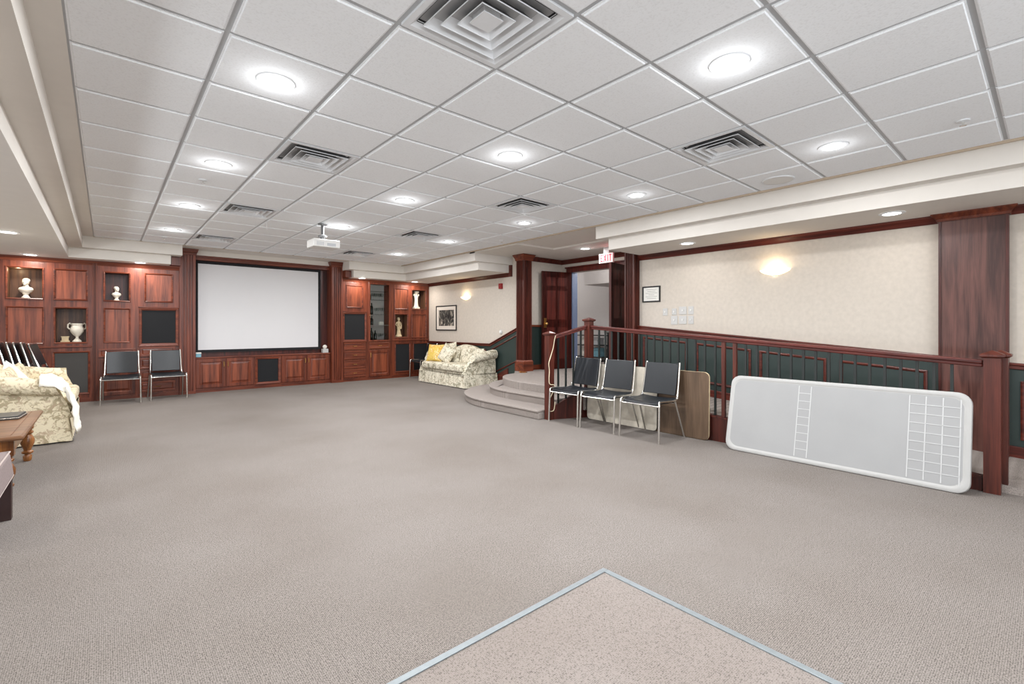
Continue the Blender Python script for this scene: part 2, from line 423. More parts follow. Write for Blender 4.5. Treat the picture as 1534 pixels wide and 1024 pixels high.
mb = MB(); mb.box(XR, XR+0.022, YF, YB, CZ-0.014, CZ+0.006); mb.box(XL, XR, YB-0.01, YB+0.01, CZ-0.004, CZ+0.006)
struct('trim_3', mb, ['drywall_tan'])

# walls
zr = lambda y: max(0.905, 0.927+0.0875*(y-0.238))         # chair rail top along the ramp wall
zramp = lambda y: min(FZ, max(0.0, 0.0817*(y+0.45)))
blocks('wall_right', [(6.37,6.6,-3.6,4.44,0,2.95), (6.37,7.7,7.0,7.2,0,2.95), (6.37,6.6,7.0,11.2,0,2.95)], 'wall')
blocks('wall_back', [(-3.6,6.6,11.0,11.2,0,2.95)], 'wood_dark')
blocks('wall_left', [(-3.75,-3.55,-3.6,-2.6,0,2.95),(-3.75,-3.55,6.4,11.2,0,2.95),(-3.75,-3.55,-2.6,6.4,0,0.7),(-3.75,-3.55,-2.6,6.4,2.2,2.95)], 'wall')
blocks('wall_front', [(-3.6,-2.6,-3.7,-3.5,0,2.95),(5.6,6.6,-3.7,-3.5,0,2.95),(-2.6,5.6,-3.7,-3.5,0,0.5),(-2.6,5.6,-3.7,-3.5,2.45,2.95)], 'wall')
for n, (x0, x1) in enumerate(((-2.6,-0.55),(-0.55,1.5),(1.5,3.55),(3.55,5.6))):  # unseen windows, added here and at left to bring in fill light
    mb = MB()
    mb.rect(x0, x1, 0.5, 2.45, [(0,0.02),(0,0.06),(0.06,0.06),(0.06,0.0)], lambda a,b,d: (a,-3.5+d,b))
    for k in (1,2): mb.box(x0+(x1-x0)*k/3-0.015, x0+(x1-x0)*k/3+0.015, -3.52, -3.48, 0.55, 2.4)
    for k in (1,2,3): mb.box(x0+0.06, x1-0.06, -3.52, -3.48, 0.5+0.48*k, 0.53+0.48*k)
    struct('window_%d' % (n+1), mb, ['plastic_white'])
for n in range(3):
    y0 = -2.6+3*n
    mb = MB()
    mb.rect(y0, y0+3, 0.7, 2.2, [(0,0.02),(0,0.06),(0.06,0.06),(0.06,0.0)], lambda a,b,d: (-3.55+d,a,b))
    for k in (1,2,3): mb.box(-3.60, -3.56, y0+0.75*k-0.015, y0+0.75*k+0.015, 0.75, 2.15)
    struct('window_%d' % (n+5), mb, ['plastic_white'])
# alcove and the room beyond the double doors
blocks('wall_alcove', [(7.5,7.62,6.72,7.2,0,2.95),(7.5,7.62,4.2,5.25,0,2.95),(7.5,7.62,5.25,6.72,2.41,2.95),(6.6,7.62,4.2,4.42,0,2.95)], 'wall')
blocks('wall_corridor', [(10.0,10.2,3.4,11.4,0,3.2),(7.62,10.2,11.2,11.4,0,3.2),(7.62,10.2,3.2,3.4,0,3.2),(7.60,7.62,7.2,11.3,0,3.2)], 'grey_wall')
blocks('ceiling_corridor', [(7.62,10.2,3.2,11.4,3.0,3.2),(9.0,10.0,3.4,7.65,2.30,3.0)], 'grey_wall')
blocks('floor_corridor', [(7.5,10.2,3.2,11.4,0.2,FZ-0.002)], 'carpet_step')

# ramp
mb = MB(); mb.hexa([(5.15,-0.45,-0.01),(6.36,-0.45,-0.01),(6.36,4.21,-0.01),(5.15,4.21,-0.01),(5.15,-0.45,0.002),(6.36,-0.45,0.002),(6.36,4.21,FZ),(5.15,4.21,FZ)])
struct('floor_ramp', mb, ['carpet_step'])
blocks('trim_4', [(5.0,6.30,-0.50,-0.44,0,0.01)], 'strip')

# wainscot on the right wall: painted field, chair rail, sloping frames, baseboard
def wainscot(name, pts):
    mb = MB()
    for (y0,z0,b0),(y1,z1,b1) in zip(pts, pts[1:]):
        mb.slopebox(6.352, 6.37, y0, y1, 0, z0-0.02, 0, z1-0.02)
    return struct(name, mb, ['green'])
ramp_pts = [(-3.5,zr(-3.5),0), (-0.01,zr(-0.01),0.04), (4.30,zr(4.30),FZ)]
sofa_pts = [(7.02,1.30,FZ), (8.06,0.895,0.0), (10.64,0.895,0.0)]
wainscot('wainscot_ramp', ramp_pts); wainscot('wainscot_sofa', sofa_pts)
def rails(name, pts, mi='wood_y'):
    mb = MB()
    for (y0,z0,b0),(y1,z1,b1) in zip(pts, pts[1:]):
        mb.slopebox(6.318, 6.37, y0, y1, z0-0.022, z0, z1-0.022, z1)
        mb.slopebox(6.336, 6.37, y0, y1, z0-0.06, z0-0.022, z1-0.06, z1-0.022)
    return struct(name, mb, [mi], bevel=0.006)
rails('chair_rail_ramp', ramp_pts).name = 'trim_5'
rails('chair_rail_sofa', sofa_pts).name = 'trim_6'
mb = MB()
for (y0,z0,b0),(y1,z1,b1) in zip(ramp_pts, ramp_pts[1:]): mb.slopebox(6.33, 6.37, y0, y1, 0, b0+0.10, 0, b1+0.10)
struct('baseboard_right', mb, ['wood_y'], bevel=0.006)
mb = MB(); mb.slopebox(6.33,6.37,7.45,8.06,0,0.40,0,0.12); mb.box(6.33,6.37,8.06,10.64,0,0.12)
struct('baseboard_sofa', mb, ['wood_y'], bevel=0.006)
MOULD = [(0,0.0),(0,0.014),(0.012,0.020),(0.026,0.012),(0.032,0.001)]
mb = MB()
for y0, y1 in ((3.47,4.20),(2.58,3.33),(1.735,2.475),(0.845,1.605)):
    mb.rect(y0, y1, zr(y0)-0.165-0.55, zr(y0)-0.165, MOULD, YZ(6.352), 0, shear=0.0875)
for y0, y1 in ((-0.55,0.20),(-1.4,-0.65)):
    mb.rect(y0, y1, 0.22, 0.76, MOULD, YZ(6.352), 0)
mb.rect(7.10, 8.0, 0.58, 1.13, MOULD, YZ(6.352), 0, shear=-0.389)
for y0 in (8.2, 9.0, 9.8): mb.rect(y0, y0+0.72, 0.22, 0.76, MOULD, YZ(6.352), 0)
struct('trim_7', mb, ['wood_y'])
# crown rail at the top of the walls
def crown(mb, a, b, n, z0, z1, d=0.06):
    """from a to b (x,y); n = unit normal into the room"""
    for (h0, h1, e0, e1) in ((0,0.35,0.2,0.45),(0.35,0.8,0.45,0.9),(0.8,1,1,1)):
        q = [(a,h0,e0),(b,h0,e0),(b,h0,0),(a,h0,0),(a,h1,e1),(b,h1,e1),(b,h1,0),(a,h1,0)]
        mb.hexa([(p[0]+n[0]*d*e, p[1]+n[1]*d*e, z0+(z1-z0)*h) for p, h, e in q])
mb = MB(); crown(mb, (6.37,-3.5), (6.37,4.28), (-1,0), 2.30, LZ); crown(mb, (6.37,7.42), (6.37,10.66), (-1,0), 2.30, LZ)
mb.box(6.32,6.37,7.34,7.42,2.30,2.55)
crown(mb, (6.40,7.0), (7.5,7.0), (0,-1), 2.60, CZ-0.027); crown(mb, (7.5,4.3), (7.5,7.0), (-1,0), 2.60, CZ-0.027)
struct('trim_8', mb, ['wood_y'])
# alcove wainscot and door casing
mb = MB(); mb.box(6.42,7.5,6.982,7.0,FZ,1.26); mb.box(7.482,7.5,6.80,7.0,FZ,1.26); mb.box(7.482,7.5,4.4,5.16,FZ,1.26)
struct('wainscot_alcove', mb, ['green'])
mb = MB(); mb.box(6.42,7.5,6.955,7.0,1.26,1.30); mb.box(7.455,7.5,6.81,7.0,1.26,1.30); mb.box(6.42,7.5,6.965,7.0,FZ,FZ+0.1)
struct('trim_9', mb, ['wood_x'])
mb = MB(); mb.box(7.45,7.5,5.14,6.83,2.41,2.50); mb.box(7.43,7.5,5.11,6.86,2.50,2.53); mb.box(7.46,7.5,6.72,6.82,FZ,2.41); mb.box(7.46,7.5,5.15,5.25,FZ,2.41)
struct('trim_10', mb, ['wood_door'], bevel=0.006)
mb = MB(); mb.box(7.5,7.66,6.70,6.725,FZ,2.41)
struct('trim_11', mb, ['door_blue'])

# six-panel doors standing open
def door_leaf(name, hinge, end, z0, z1, lock):
    p, q = Vector(hinge), Vector(end); w = (q-p).length
    mb = MB(); th = 0.044
    cols = ((0.11*w/0.75, 0.47*w), (0.55*w, w-0.11*w/0.75)); H = z1-z0
    rows = ((0.20,0.86),(1.02,1.62),(1.72,H-0.12))
    holes = [(a,b,c,d) for a,b in cols for c,d in rows]
    for side in (1, -1):
        f = lambda a, b, d, s=side: (a, s*(th/2+d), b)
        mb.holed(0, w, 0, H, holes, f, 0.004)
        for h in holes: mb.rect(*h, [(0,-0.004),(0.012,-0.016),(0.024,-0.017),(0.06,-0.003)], f, 0, fill=0)
    mb.rings([[(0,-th/2,0),(w,-th/2,0),(w,th/2,0),(0,th/2,0)],[(0,-th/2,H),(w,-th/2,H),(w,th/2,H),(0,th/2,H)]], 0, True, True)
    o = build(name, mb, ['wood_door'], local=True); o['kind'] = 'structure'
    o.location = (p.x, p.y, z0); o.rotation_euler = (0,0,math.atan2(q.y-p.y, q.x-p.x)); ORG[o] = Vector((0,0,0))
    if lock:
        mb = MB(); x = w-0.065
        for s in (1,-1):
            y = s*th/2
            mb.box(x-0.03, x+0.03, min(y,y+s*0.006), max(y,y+s*0.006), 0.85, 1.05)
            mb.tube([(x,y,0.93),(x,y+s*0.05,0.93)], 0.012); mb.ball((x,y+s*0.06,0.93), 0.03)
        k = build('door_handle', mb, ['brass'], o, local=True, smooth=True); k['label'] = 'brass knob and plate'
    return o
door_leaf('door_1', (7.45,6.71), (6.77,6.88), FZ+0.01, 2.405, True)
door_leaf('door_2', (7.45,5.26), (6.76,5.15), FZ+0.01, 2.405, False)

# pillars
def fluted(mb, x0, x1, y0, y1, z0, z1, faces, n=4):
    """square shaft with shallow flutes on the given faces ('-x','-y')"""
    pts = []
    def edge(p, q, cut, nrm):
        p, q = Vector(p), Vector(q); L = (q-p)
        out = [p]
        if cut:
            m = 0.14
            for k in range(n):
                a = m+(1-2*m)*k/n; b = m+(1-2*m)*(k+1)/n; g = (b-a)*0.22
                for t, d in ((a+g*0.7,0),(a+g*1.1,0.020),(b-g*1.1,0.020),(b-g*0.7,0)): out.append(p+L*t+Vector(nrm)*d)
        return out
    pts += edge((x0,y0),(x1,y0),'-y' in faces,(0,1))
    pts += edge((x1,y0),(x1,y1),False,(0,0))
    pts += edge((x1,y1),(x0,y1),False,(0,0))
    pts += edge((x0,y1),(x0,y0),'-x' in faces,(1,0))
    mb.prism([(p.x,p.y) for p in pts], z0, z1)
def capital(mb, x0, x1, y0, y1, z0, z1, e=0.055):
    prof = [(0.012,0),(0.018,0.25),(0.018,0.32),(0.03,0.5),(e*0.9,0.85),(e,0.86),(e,1)]
    mb.rings([[(x0-d,y0-d,z0+(z1-z0)*h),(x1+d,y0-d,z0+(z1-z0)*h),(x1+d,y1+d,z0+(z1-z0)*h),(x0-d,y1+d,z0+(z1-z0)*h)] for d, h in prof])
def plinth(mb, x0, x1, y0, y1, z0, h, e=0.02):
    mb.rings([[(x0-d,y0-d,z0+h*k),(x1+d,y0-d,z0+h*k),(x1+d,y1+d,z0+h*k),(x0-d,y1+d,z0+h*k)] for d, k in ((e,0),(e,0.86),(e*0.5,0.95),(0.004,1))])
def pillar(name, label, x0, x1, y0, y1, z0, z1, faces, flute=True, ch=0.12, ph=0.22, mat='wood_rail'):
    t = thing(name, label, 'pillar', ((x0+x1)/2,(y0+y1)/2,z0))
    mb = MB()
    if flute: fluted(mb, x0, x1, y0, y1, z0, z1-0.02, faces)
    else:
        mb.box(x0,x1,y0,y1,z0,z1-0.02)
    build('shaft', mb, [mat], t)
    mb = MB(); capital(mb, x0, x1, y0, y1, z1-ch, z1); build('capital', mb, ['wood_x'], t)
    if ph:
        mb = MB(); plinth(mb, x0, x1, y0, y1, z0, ph); build('plinth', mb, ['wood_x'], t)
    return t
pillar('fluted_pillar', 'fluted cherry pillar at the foot of the curved steps, left of the open door', 6.20,6.42,6.81,7.03,FZ,CZ-0.03,('-x','-y'))
pillar('fluted_pillar', 'fluted cherry pillar right of the double doors, beside the framed certificate', 6.22,6.40,4.28,4.46,FZ,CZ-0.05,('-x','-y'),ch=0.05)
t = pillar('wide_pillar', 'wide flat cherry pillar behind the newel post at the ramp foot', 6.29,6.37,0.27,0.755,0.05,LZ,(),False,0.075,0,'wood_pillar')
mb = MB()
for y in (0.27,0.735): mb.box(6.278,6.29,y,y+0.02,0.06,2.30)
build('edge_bead', mb, ['wood_dark'], t)

# ------------------------------------------------------------------ media wall
YC = 10.65
PANEL = [(0,0.0),(0.0,0.012),(0.010,0.016),(0.022,0.006),(0.028,-0.006)]
def carcass(t, x0, x1, z0, z1, holes, y=YC, depth=0.02):
    mb = MB(); mb.holed(x0, x1, z0, z1, holes, XZ(y), depth)
    mb.face([(x0,y,z0),(x0,10.985,z0),(x0,10.985,z1),(x0,y,z1)]); mb.face([(x1,y,z0),(x1,10.985,z0),(x1,10.985,z1),(x1,y,z1)])
    mb.face([(x0,y,z1),(x1,y,z1),(x1,10.985,z1),(x0,10.985,z1)])
    return build('carcass', mb, ['wood_v'], t)
def wpanel(t, a0, a1, b0, b1, mat='wood_panel'):
    mb = MB(); mb.rect(a0, a1, b0, b1, PANEL, XZ(YC), 0, fill=1)
    return build('panel', mb, ['wood_x', mat], t)
def niche(t, a0, a1, b0, b1, mat='wood_niche', d=0.26):
    mb = MB(); mb.rect(a0, a1, b0, b1, [(0,0.0),(0.0,0.012),(0.010,0.016),(0.022,0.008),(0.026,-0.004)], XZ(YC), 0)
    i = 0.026; f = XZ(YC)
    mb.rings([[f(a0+i,b0+i,k),f(a1-i,b0+i,k),f(a1-i,b1-i,k),f(a0+i,b1-i,k)] for k in (-0.004,-d)], 1, False, True)
    return build('niche', mb, ['wood_x', mat], t)
def grille(t, a0, a1, b0, b1, w=0.042, mat='grille', y=YC):
    mb = MB(); mb.rect(a0, a1, b0, b1, [(0,0.0),(0,0.018),(0.008,0.022),(w-0.006,0.016),(w,0.004)], XZ(y), 0, fill=1)
    return build('speaker_grille', mb, ['wood_x', mat], t)
def handle_h(p, x, z, y):
    mb = MB(); mb.tube([(x-0.045,y,z),(x-0.04,y-0.024,z),(x+0.04,y-0.024,z),(x+0.045,y,z)], 0.006); build('handle', mb, ['brass'], p, smooth=True)
def handle_v(p, x, z, y):
    mb = MB(); mb.tube([(x,y,z-0.05),(x,y-0.024,z-0.045),(x,y-0.024,z+0.045),(x,y,z+0.05)], 0.006); build('handle', mb, ['brass'], p, smooth=True)
def front(kind, t, a0, a1, b0, b1, hx, y=YC, frame=0.055):
    mb = MB(); mb.rect(a0, a1, b0, b1, [(0,0.0),(0,0.018),(0.004,0.021),(frame,0.021),(frame+0.012,0.010),(frame+0.03,0.012),(frame+0.05,0.018)] if b1-b0 > 0.3 else [(0,0.0),(0,0.018),(0.004,0.021),(0.032,0.021),(0.04,0.013),(0.05,0.017)], XZ(y), 0, fill=1)
    d = build(kind, mb, ['wood_x' if kind == 'drawer' else 'wood_v', 'wood_x' if kind == 'drawer' else 'wood_panel'], t)
    if kind == 'drawer': handle_h(d, (a0+a1)/2, (b0+b1)/2, y-0.018)
    else: handle_v(d, hx, b1-0.11, y-0.02)
    return d
def toe(t, x0, x1, y=YC):
    mb = MB(); mb.box(x0,x1,y-0.012,y+0.05,0.0,0.055); mb.box(x0,x1,y-0.004,y+0.05,0.055,0.07); build('plinth', mb, ['wood_x'], t)
ROW1 = (1.692, 2.212); ROW2 = (0.98, 1.585)
def bottom_shelf_lip(t, x0, x1):
    mb = MB(); mb.box(x0,x1,YC-0.03,YC,0.915,0.942); build('ledge', mb, ['wood_x'], t, bevel=0.008)

def unit_four(label, x0, x1, cols, open_top, lows, mat):
    t = thing('wall_cabinet', label, 'cabinet', ((x0+x1)/2, YC, 0))
    (a0,a1),(c0,c1) = cols
    holes = []
    for k, (p0,p1) in enumerate(cols):
        holes.append((p0,p1,*ROW1)); holes.append((p0,p1,*ROW2))
    for l in lows: holes.append((l[0],l[1],0.13,0.855))
    carcass(t, x0, x1, 0.07, LZ, holes)
    for k, (p0,p1) in enumerate(cols):
        top_open = (k == open_top)
        (niche if top_open else wpanel)(t, p0, p1, *ROW1); (wpanel if top_open else niche)(t, p0, p1, *ROW2)
    for l in lows: grille(t, l[0], l[1], 0.13, 0.855, 0.03, mat)
    bottom_shelf_lip(t, x0+0.01, x1-0.01); toe(t, x0, x1)
    return t
def drawer_unit(label, x0, x1, px0, px1, sx0, sx1):
    t = thing('drawer_cabinet', label, 'cabinet', ((x0+x1)/2, YC, 0))
    carcass(t, x0, x1, 0.07, LZ, [(px0,px1,1.70,2.225),(sx0,sx1,0.92,1.595)])
    wpanel(t, px0, px1, 1.70, 2.225); grille(t, sx0, sx1, 0.92, 1.595)
    mb = MB(); mb.box(sx0-0.01,sx1+0.01,YC-0.03,YC,0.905,0.925); build('ledge', mb, ['wood_x'], t, bevel=0.006)
    mb = MB(); mb.box(sx0-0.01,sx1+0.01,YC-0.025,YC,1.60,1.62); build('ledge', mb, ['wood_x'], t, bevel=0.006)
    for z0, z1 in ((0.725,0.895),(0.505,0.70),(0.297,0.485),(0.095,0.277)): front('drawer', t, x0+0.03, x1-0.06, z0, z1, 0)
    toe(t, x0, x1)
    return t
unit_four('cherry wall cabinet at the left with open niches holding a bust and an urn', -1.32, -0.165, ((-1.177,-0.745),(-0.641,-0.222)), 0, ((-1.18,-0.745),(-0.655,-0.195)), 'grille_grey')
unit_four('cherry wall cabinet in the corner behind the sofa with two statuettes', 5.315, 6.365, ((5.385,5.762),(5.855,6.285)), 1, ((5.395,5.818),(5.895,6.327)), 'grille')
t = thing('door_cabinet', 'narrow cherry wall cabinet with one small bust niche, behind the left chair', 'cabinet', (0.13, YC, 0))
carcass(t, -0.11, 0.43, 0.07, LZ, [(-0.03,0.335,*ROW1),(-0.03,0.335,*ROW2)])
niche(t, -0.03, 0.335, *ROW1, mat='wood_dark'); wpanel(t, -0.03, 0.335, *ROW2)
front('drawer', t, -0.09, 0.40, 0.735, 0.88, 0); front('door', t, -0.09, 0.40, 0.08, 0.71, 0.36); toe(t, -0.11, 0.43)
drawer_unit('cherry drawer cabinet with black speaker panel, left of the projection screen', 0.43, 1.035, 0.525, 0.944, 0.449, 1.022)
drawer_unit('cherry drawer cabinet with black speaker panel, right of the projection screen', 4.09, 4.70, 4.18, 4.58, 4.10, 4.66)
# glazed bar cabinet
t = thing('glass_cabinet', 'cherry cabinet with tall glass door showing bottles and glasses', 'cabinet', (5.0, YC, 0))
carcass(t, 4.70, 5.315, 0.07, LZ, [(4.74,5.255,0.93,2.285)], depth=0.3)
mb = MB(); mb.box(4.741,5.254,YC+0.30,YC+0.31,0.931,2.284); build('back_panel', mb, ['grey_wall'], t)
for z in (1.30,1.557,1.91,2.115):
    mb = MB(); mb.box(4.742,5.253,YC+0.04,YC+0.30,z-0.006,z); build('shelf', mb, ['glass' if z != 1.30 else 'plastic_white'], t)
mb = MB(); mb.rect(4.715,5.275,0.905,2.315,[(0,0.0),(0,0.02),(0.006,0.024),(0.038,0.022),(0.042,0.006)], XZ(YC), 0)
d = build('door', mb, ['wood_v'], t)
mb = MB(); mb.box(4.757,5.233,YC-0.010,YC-0.006,0.947,2.273); build('pane', mb, ['glass'], d)
mb = MB(); mb.ball((4.735,YC-0.035,1.53),0.012); mb.tube([(4.735,YC-0.02,1.53),(4.735,YC-0.035,1.53)],0.006); build('knob', mb, ['brass'], d, smooth=True)
front('drawer', t, 4.73, 5.262, 0.735, 0.88, 0); front('door', t, 4.73, 5.262, 0.08, 0.70, 4.76); toe(t, 4.70, 5.315)
# small fluted strips between units
for k, (x, lab) in enumerate(((-0.1375, 'narrow fluted cherry strip beside the small bust niche'),)):
    mb = MB(); fluted(mb, x-0.026, x+0.026, YC-0.02, YC+0.02, 0.0, LZ-0.005, ('-y',), 3)
    tag(build('fluted_strip', mb, ['wood_v'], None), lab, 'trim')
# pilasters either side of the screen
def pilaster(label, x0, x1):
    t = thing('fluted_pilaster', label, 'pilaster', ((x0+x1)/2, 10.8, 0))
    mb = MB(); fluted(mb, x0, x1, 10.6, 10.915, 0.0, CZ, ('-y',)); build('shaft', mb, ['wood_v'], t)
    mb = MB(); capital(mb, x0, x1, 10.6, 10.91, CZ-0.11, CZ-0.001, 0.045); build('capital', mb, ['wood_x'], t)
    mb = MB(); mb.box(x0-0.002,x1+0.002,10.588,10.62,0,0.055); build('plinth', mb, ['wood_x'], t)
pilaster('tall fluted cherry pilaster along the left side of the projection screen', 1.036, 1.285)
pilaster('tall fluted cherry pilaster along the right side of the projection screen', 3.838, 4.088)
# recess around the screen
blocks('wall_recess', [(1.285,3.838,10.92,11.0,0.6,CZ)], 'wood_dark')
blocks('trim_12', [(1.285,3.838,10.78,11.0,2.545,2.60),(1.285,3.838,10.74,11.0,2.60,2.63)], 'wood_x')
blocks('ceiling_soffit_screen', [(1.285,3.838,10.72,11.0,2.63,CZ+0.01)], 'drywall')
# crown line along the cabinets
mb = MB(); crown(mb, (-1.32,YC), (1.036,YC), (0,-1), 2.30, LZ-0.001, 0.035); crown(mb, (4.088,YC), (6.365,YC), (0,-1), 2.30, LZ-0.001, 0.035)
struct('trim_13', mb, ['wood_x'])
mb = MB(); mb.box(0.9,1.036,10.45,10.9,LZ,2.53); mb.box(4.088,4.22,10.45,10.9,LZ,2.53)
struct('trim_14', mb, ['wood_v'])
# left of the cabinets (out of the picture): plain cherry panelling up to the side wall
mb = MB(); mb.holed(-3.4,-1.32,0,LZ,[(-3.2,-2.4,1.0,2.2),(-2.3,-1.5,1.0,2.2),(-3.2,-2.4,0.15,0.85),(-2.3,-1.5,0.15,0.85)],XZ(YC),0.02)
for h in ((-3.2,-2.4,1.0,2.2),(-2.3,-1.5,1.0,2.2),(-3.2,-2.4,0.15,0.85),(-2.3,-1.5,0.15,0.85)): mb.rect(*h, PANEL, XZ(YC), 0, fill=0)
struct('wall_panelling', mb, ['wood_v'])
# screen
t = thing('projection_screen', 'large white projection screen with black border in the recess', 'screen', (2.49,10.9,0.756))
mb = MB(); mb.rect(1.305,3.682,0.756,2.542,[(0,0.0),(0,0.03),(0.045,0.03),(0.052,0.022)],XZ(10.905)); build('border', mb, ['screen_edge'], t)
mb = MB(); mb.box(1.357,3.63,10.88,10.885,0.808,2.49); build('canvas', mb, ['screen'], t)
# low base cabinets and counter
YB2 = 10.70
mb = MB(); mb.box(1.287,3.836,YB2-0.02,10.92,0.648,0.678)
tag(build('counter_top', mb, ['wood_x'], bevel=0.008), 'long cherry counter top under the projection screen', 'counter')
def base_unit(label, x0, x1):
    t = thing('base_cabinet', label, 'cabinet', ((x0+x1)/2, YB2, 0))
    mb = MB(); mb.box(x0,x1,YB2,10.92,0.065,0.648); build('carcass', mb, ['wood_v'], t)
    xm = (x0+x1)/2
    front('door', t, x0+0.012, xm-0.008, 0.085, 0.64, xm-0.035, YB2, 0.06); front('door', t, xm+0.008, x1-0.012, 0.085, 0.64, xm+0.035, YB2, 0.06)
    toe(t, x0, x1, YB2)
base_unit('low cherry base cabinet with two doors under the left half of the screen', 1.287, 2.30)
base_unit('low cherry base cabinet with two doors under the right half of the screen', 2.81, 3.836)
t = thing('speaker_cabinet', 'low cherry cabinet with black speaker cloth under the screen centre', 'cabinet', (2.555,YB2,0))
mb = MB(); mb.box(2.30,2.81,YB2,10.92,0.065,0.648); build('carcass', mb, ['wood_v'], t)
grille(t, 2.312, 2.798, 0.075, 0.64, 0.05, 'grille', YB2); toe(t, 2.30, 2.81, YB2)

# items on the counter
t = thing('tissue_box', 'white tissue box with tissue sticking up at the right end of the counter', 'tissue box', (3.735,10.76,0.678))
mb = MB(); mb.box(3.68,3.80,10.71,10.82,0.679,0.765); build('box', mb, ['plastic_white'], t, bevel=0.004)
mb = MB(); mb.lathe(3.74,10.765,[(0.02,0.765),(0.045,0.79),(0.05,0.82),(0.03,0.845),(0.008,0.855)],9); build('tissue', mb, ['white_cloth'], t, smooth=True)
t = thing('card_box', 'small pale blue box at the left end of the counter', 'box', (1.34,10.72,0.678))
mb = MB(); mb.box(1.30,1.385,10.69,10.77,0.679,0.765); build('carton', mb, ['blue_box'], t, bevel=0.003)
mb = MB(); mb.box(1.298,1.387,10.688,10.772,0.745,0.768); build('lid', mb, ['paper'], t)

# statuary
def bust(label, x, z, h, y=10.78, turn=0.3):
    mb = MB(); s = h/0.32
    mb.lathe(0,0,[(0.055*s,0),(0.055*s,0.012*s),(0.035*s,0.03*s),(0.03*s,0.06*s),(0.045*s,0.075*s)],20)
    mb.lathe(0,0,[(0.03*s,0.07*s),(0.07*s,0.10*s),(0.095*s,0.135*s),(0.085*s,0.165*s),(0.04*s,0.185*s),(0.03*s,0.215*s)],20,sx=1,sy=0.62)
    mb.ball((0,-0.008*s,0.262*s),0.05*s,16,sc=(0.85,1.0,1.15))
    mb.ball((0,0.012*s,0.285*s),0.05*s,16,sc=(0.98,0.95,0.85))
    mb.ball((0,-0.058*s,0.255*s),0.011*s,8,sc=(0.8,1,1.6)); mb.ball((0,-0.045*s,0.222*s),0.018*s,8)
    o = build('plaster_bust', mb, ['marble'], local=True, remesh=0.005*s)
    o.location = (x, y, z); o.rotation_euler = (0,0,turn); ORG[o] = Vector((0,0,0))
    return tag(o, label, 'bust')
bust('larger white plaster bust in the top niche at the far left', -0.965, 1.7195, 0.315, 10.79, -0.3)
bust('small white plaster bust in the narrow dark niche', 0.146, 1.7195, 0.245, 10.79, 0.5)
def urn():
    t = thing('plaster_urn', 'cream two-handled urn in the lower left niche', 'urn', (-0.362,10.78,1.007))
    mb = MB(); mb.lathe(0,0,[(0.06,0),(0.06,0.015),(0.045,0.03),(0.02,0.06),(0.02,0.085),(0.05,0.115),(0.085,0.17),(0.092,0.215),(0.075,0.255),(0.068,0.27),(0.082,0.30),(0.082,0.31),(0.06,0.31)],24)
    build('body', mb, ['marble'], t, local=True, smooth=True)
    for s in (-1,1):
        mb = MB(); mb.tube([(s*0.088,0,0.21),(s*0.115,0,0.24),(s*0.112,0,0.29),(s*0.09,0,0.315),(s*0.075,0,0.29)],0.011); build('handle', mb, ['marble'], t, local=True, smooth=True)
urn()
L = bpy.data.lights.new('niche_bulb','POINT'); L.energy = 1.1; L.color = (1,0.8,0.5); L.shadow_soft_size = 0.02
lo = bpy.data.objects.new('niche_bulb', L); COL.objects.link(lo); lo.location = (-1.04,10.74,2.16)
mb = MB(); mb.box(-0.565,-0.45,10.74,10.82,1.0075,1.03); mb.box(-0.55,-0.465,10.75,10.81,1.03,1.085); mb.box(-0.558,-0.457,10.745,10.815,1.085,1.10)
tag(build('plaster_box', mb, ['marble_tan'], bevel=0.004), 'small cream square box beside the urn', 'box')
def statuette(label, x, z, h, mat, style):
    mb = MB(); s = h/0.46
    if style == 0:   # draped torso on a square base, carrying a block on the head
        mb.box(-0.075*s,0.075*s,-0.06*s,0.06*s,0,0.05*s)
        mb.lathe(0,0,[(0.07*s,0.05*s),(0.058*s,0.10*s),(0.048*s,0.20*s),(0.046*s,0.26*s),(0.058*s,0.31*s),(0.05*s,0.345*s),(0.022*s,0.365*s)],16,sy=0.75)
        for k in (-1,1): mb.tube([(k*0.05*s,0,0.34*s),(k*0.075*s,0.0,0.355*s),(k*0.07*s,0,0.38*s),(k*0.03*s,0,0.39*s)],0.016*s)
        mb.ball((0,0,0.39*s),0.035*s,12); mb.box(-0.055*s,0.055*s,-0.04*s,0.04*s,0.415*s,0.46*s)
    else:            # standing figure with one arm bent, weight on one leg
        mb.lathe(0,0,[(0.075*s,0),(0.075*s,0.03*s),(0.065*s,0.045*s)],16)
        mb.lathe(0.004*s,0,[(0.06*s,0.04*s),(0.052*s,0.10*s),(0.04*s,0.17*s),(0.05*s,0.22*s),(0.038*s,0.27*s),(0.052*s,0.33*s),(0.045*s,0.36*s),(0.018*s,0.375*s)],16,sy=0.7)
        mb.tube([(-0.048*s,0,0.35*s),(-0.075*s,0.0,0.29*s),(-0.05*s,-0.035*s,0.25*s),(-0.01*s,-0.045*s,0.27*s)],0.015*s)
        mb.tube([(0.048*s,0,0.35*s),(0.07*s,0.0,0.28*s),(0.062*s,-0.01*s,0.21*s),(0.05*s,-0.02*s,0.19*s)],0.015*s)
        mb.ball((0,-0.004*s,0.415*s),0.036*s,12,sc=(0.9,1,1.15)); mb.ball((0,0.01*s,0.435*s),0.034*s,12)
    o = build('statuette', mb, [mat], local=True, remesh=0.0055)
    o.location = (x, 10.78, z); ORG[o] = Vector((0,0,0))
    return tag(o, label, 'statue')
statuette('white caryatid statuette in the upper right corner niche', 6.065, 1.7195, 0.455, 'marble', 0)
statuette('tan standing figure statuette in the lower corner niche', 5.567, 1.0075, 0.485, 'marble_tan', 1)

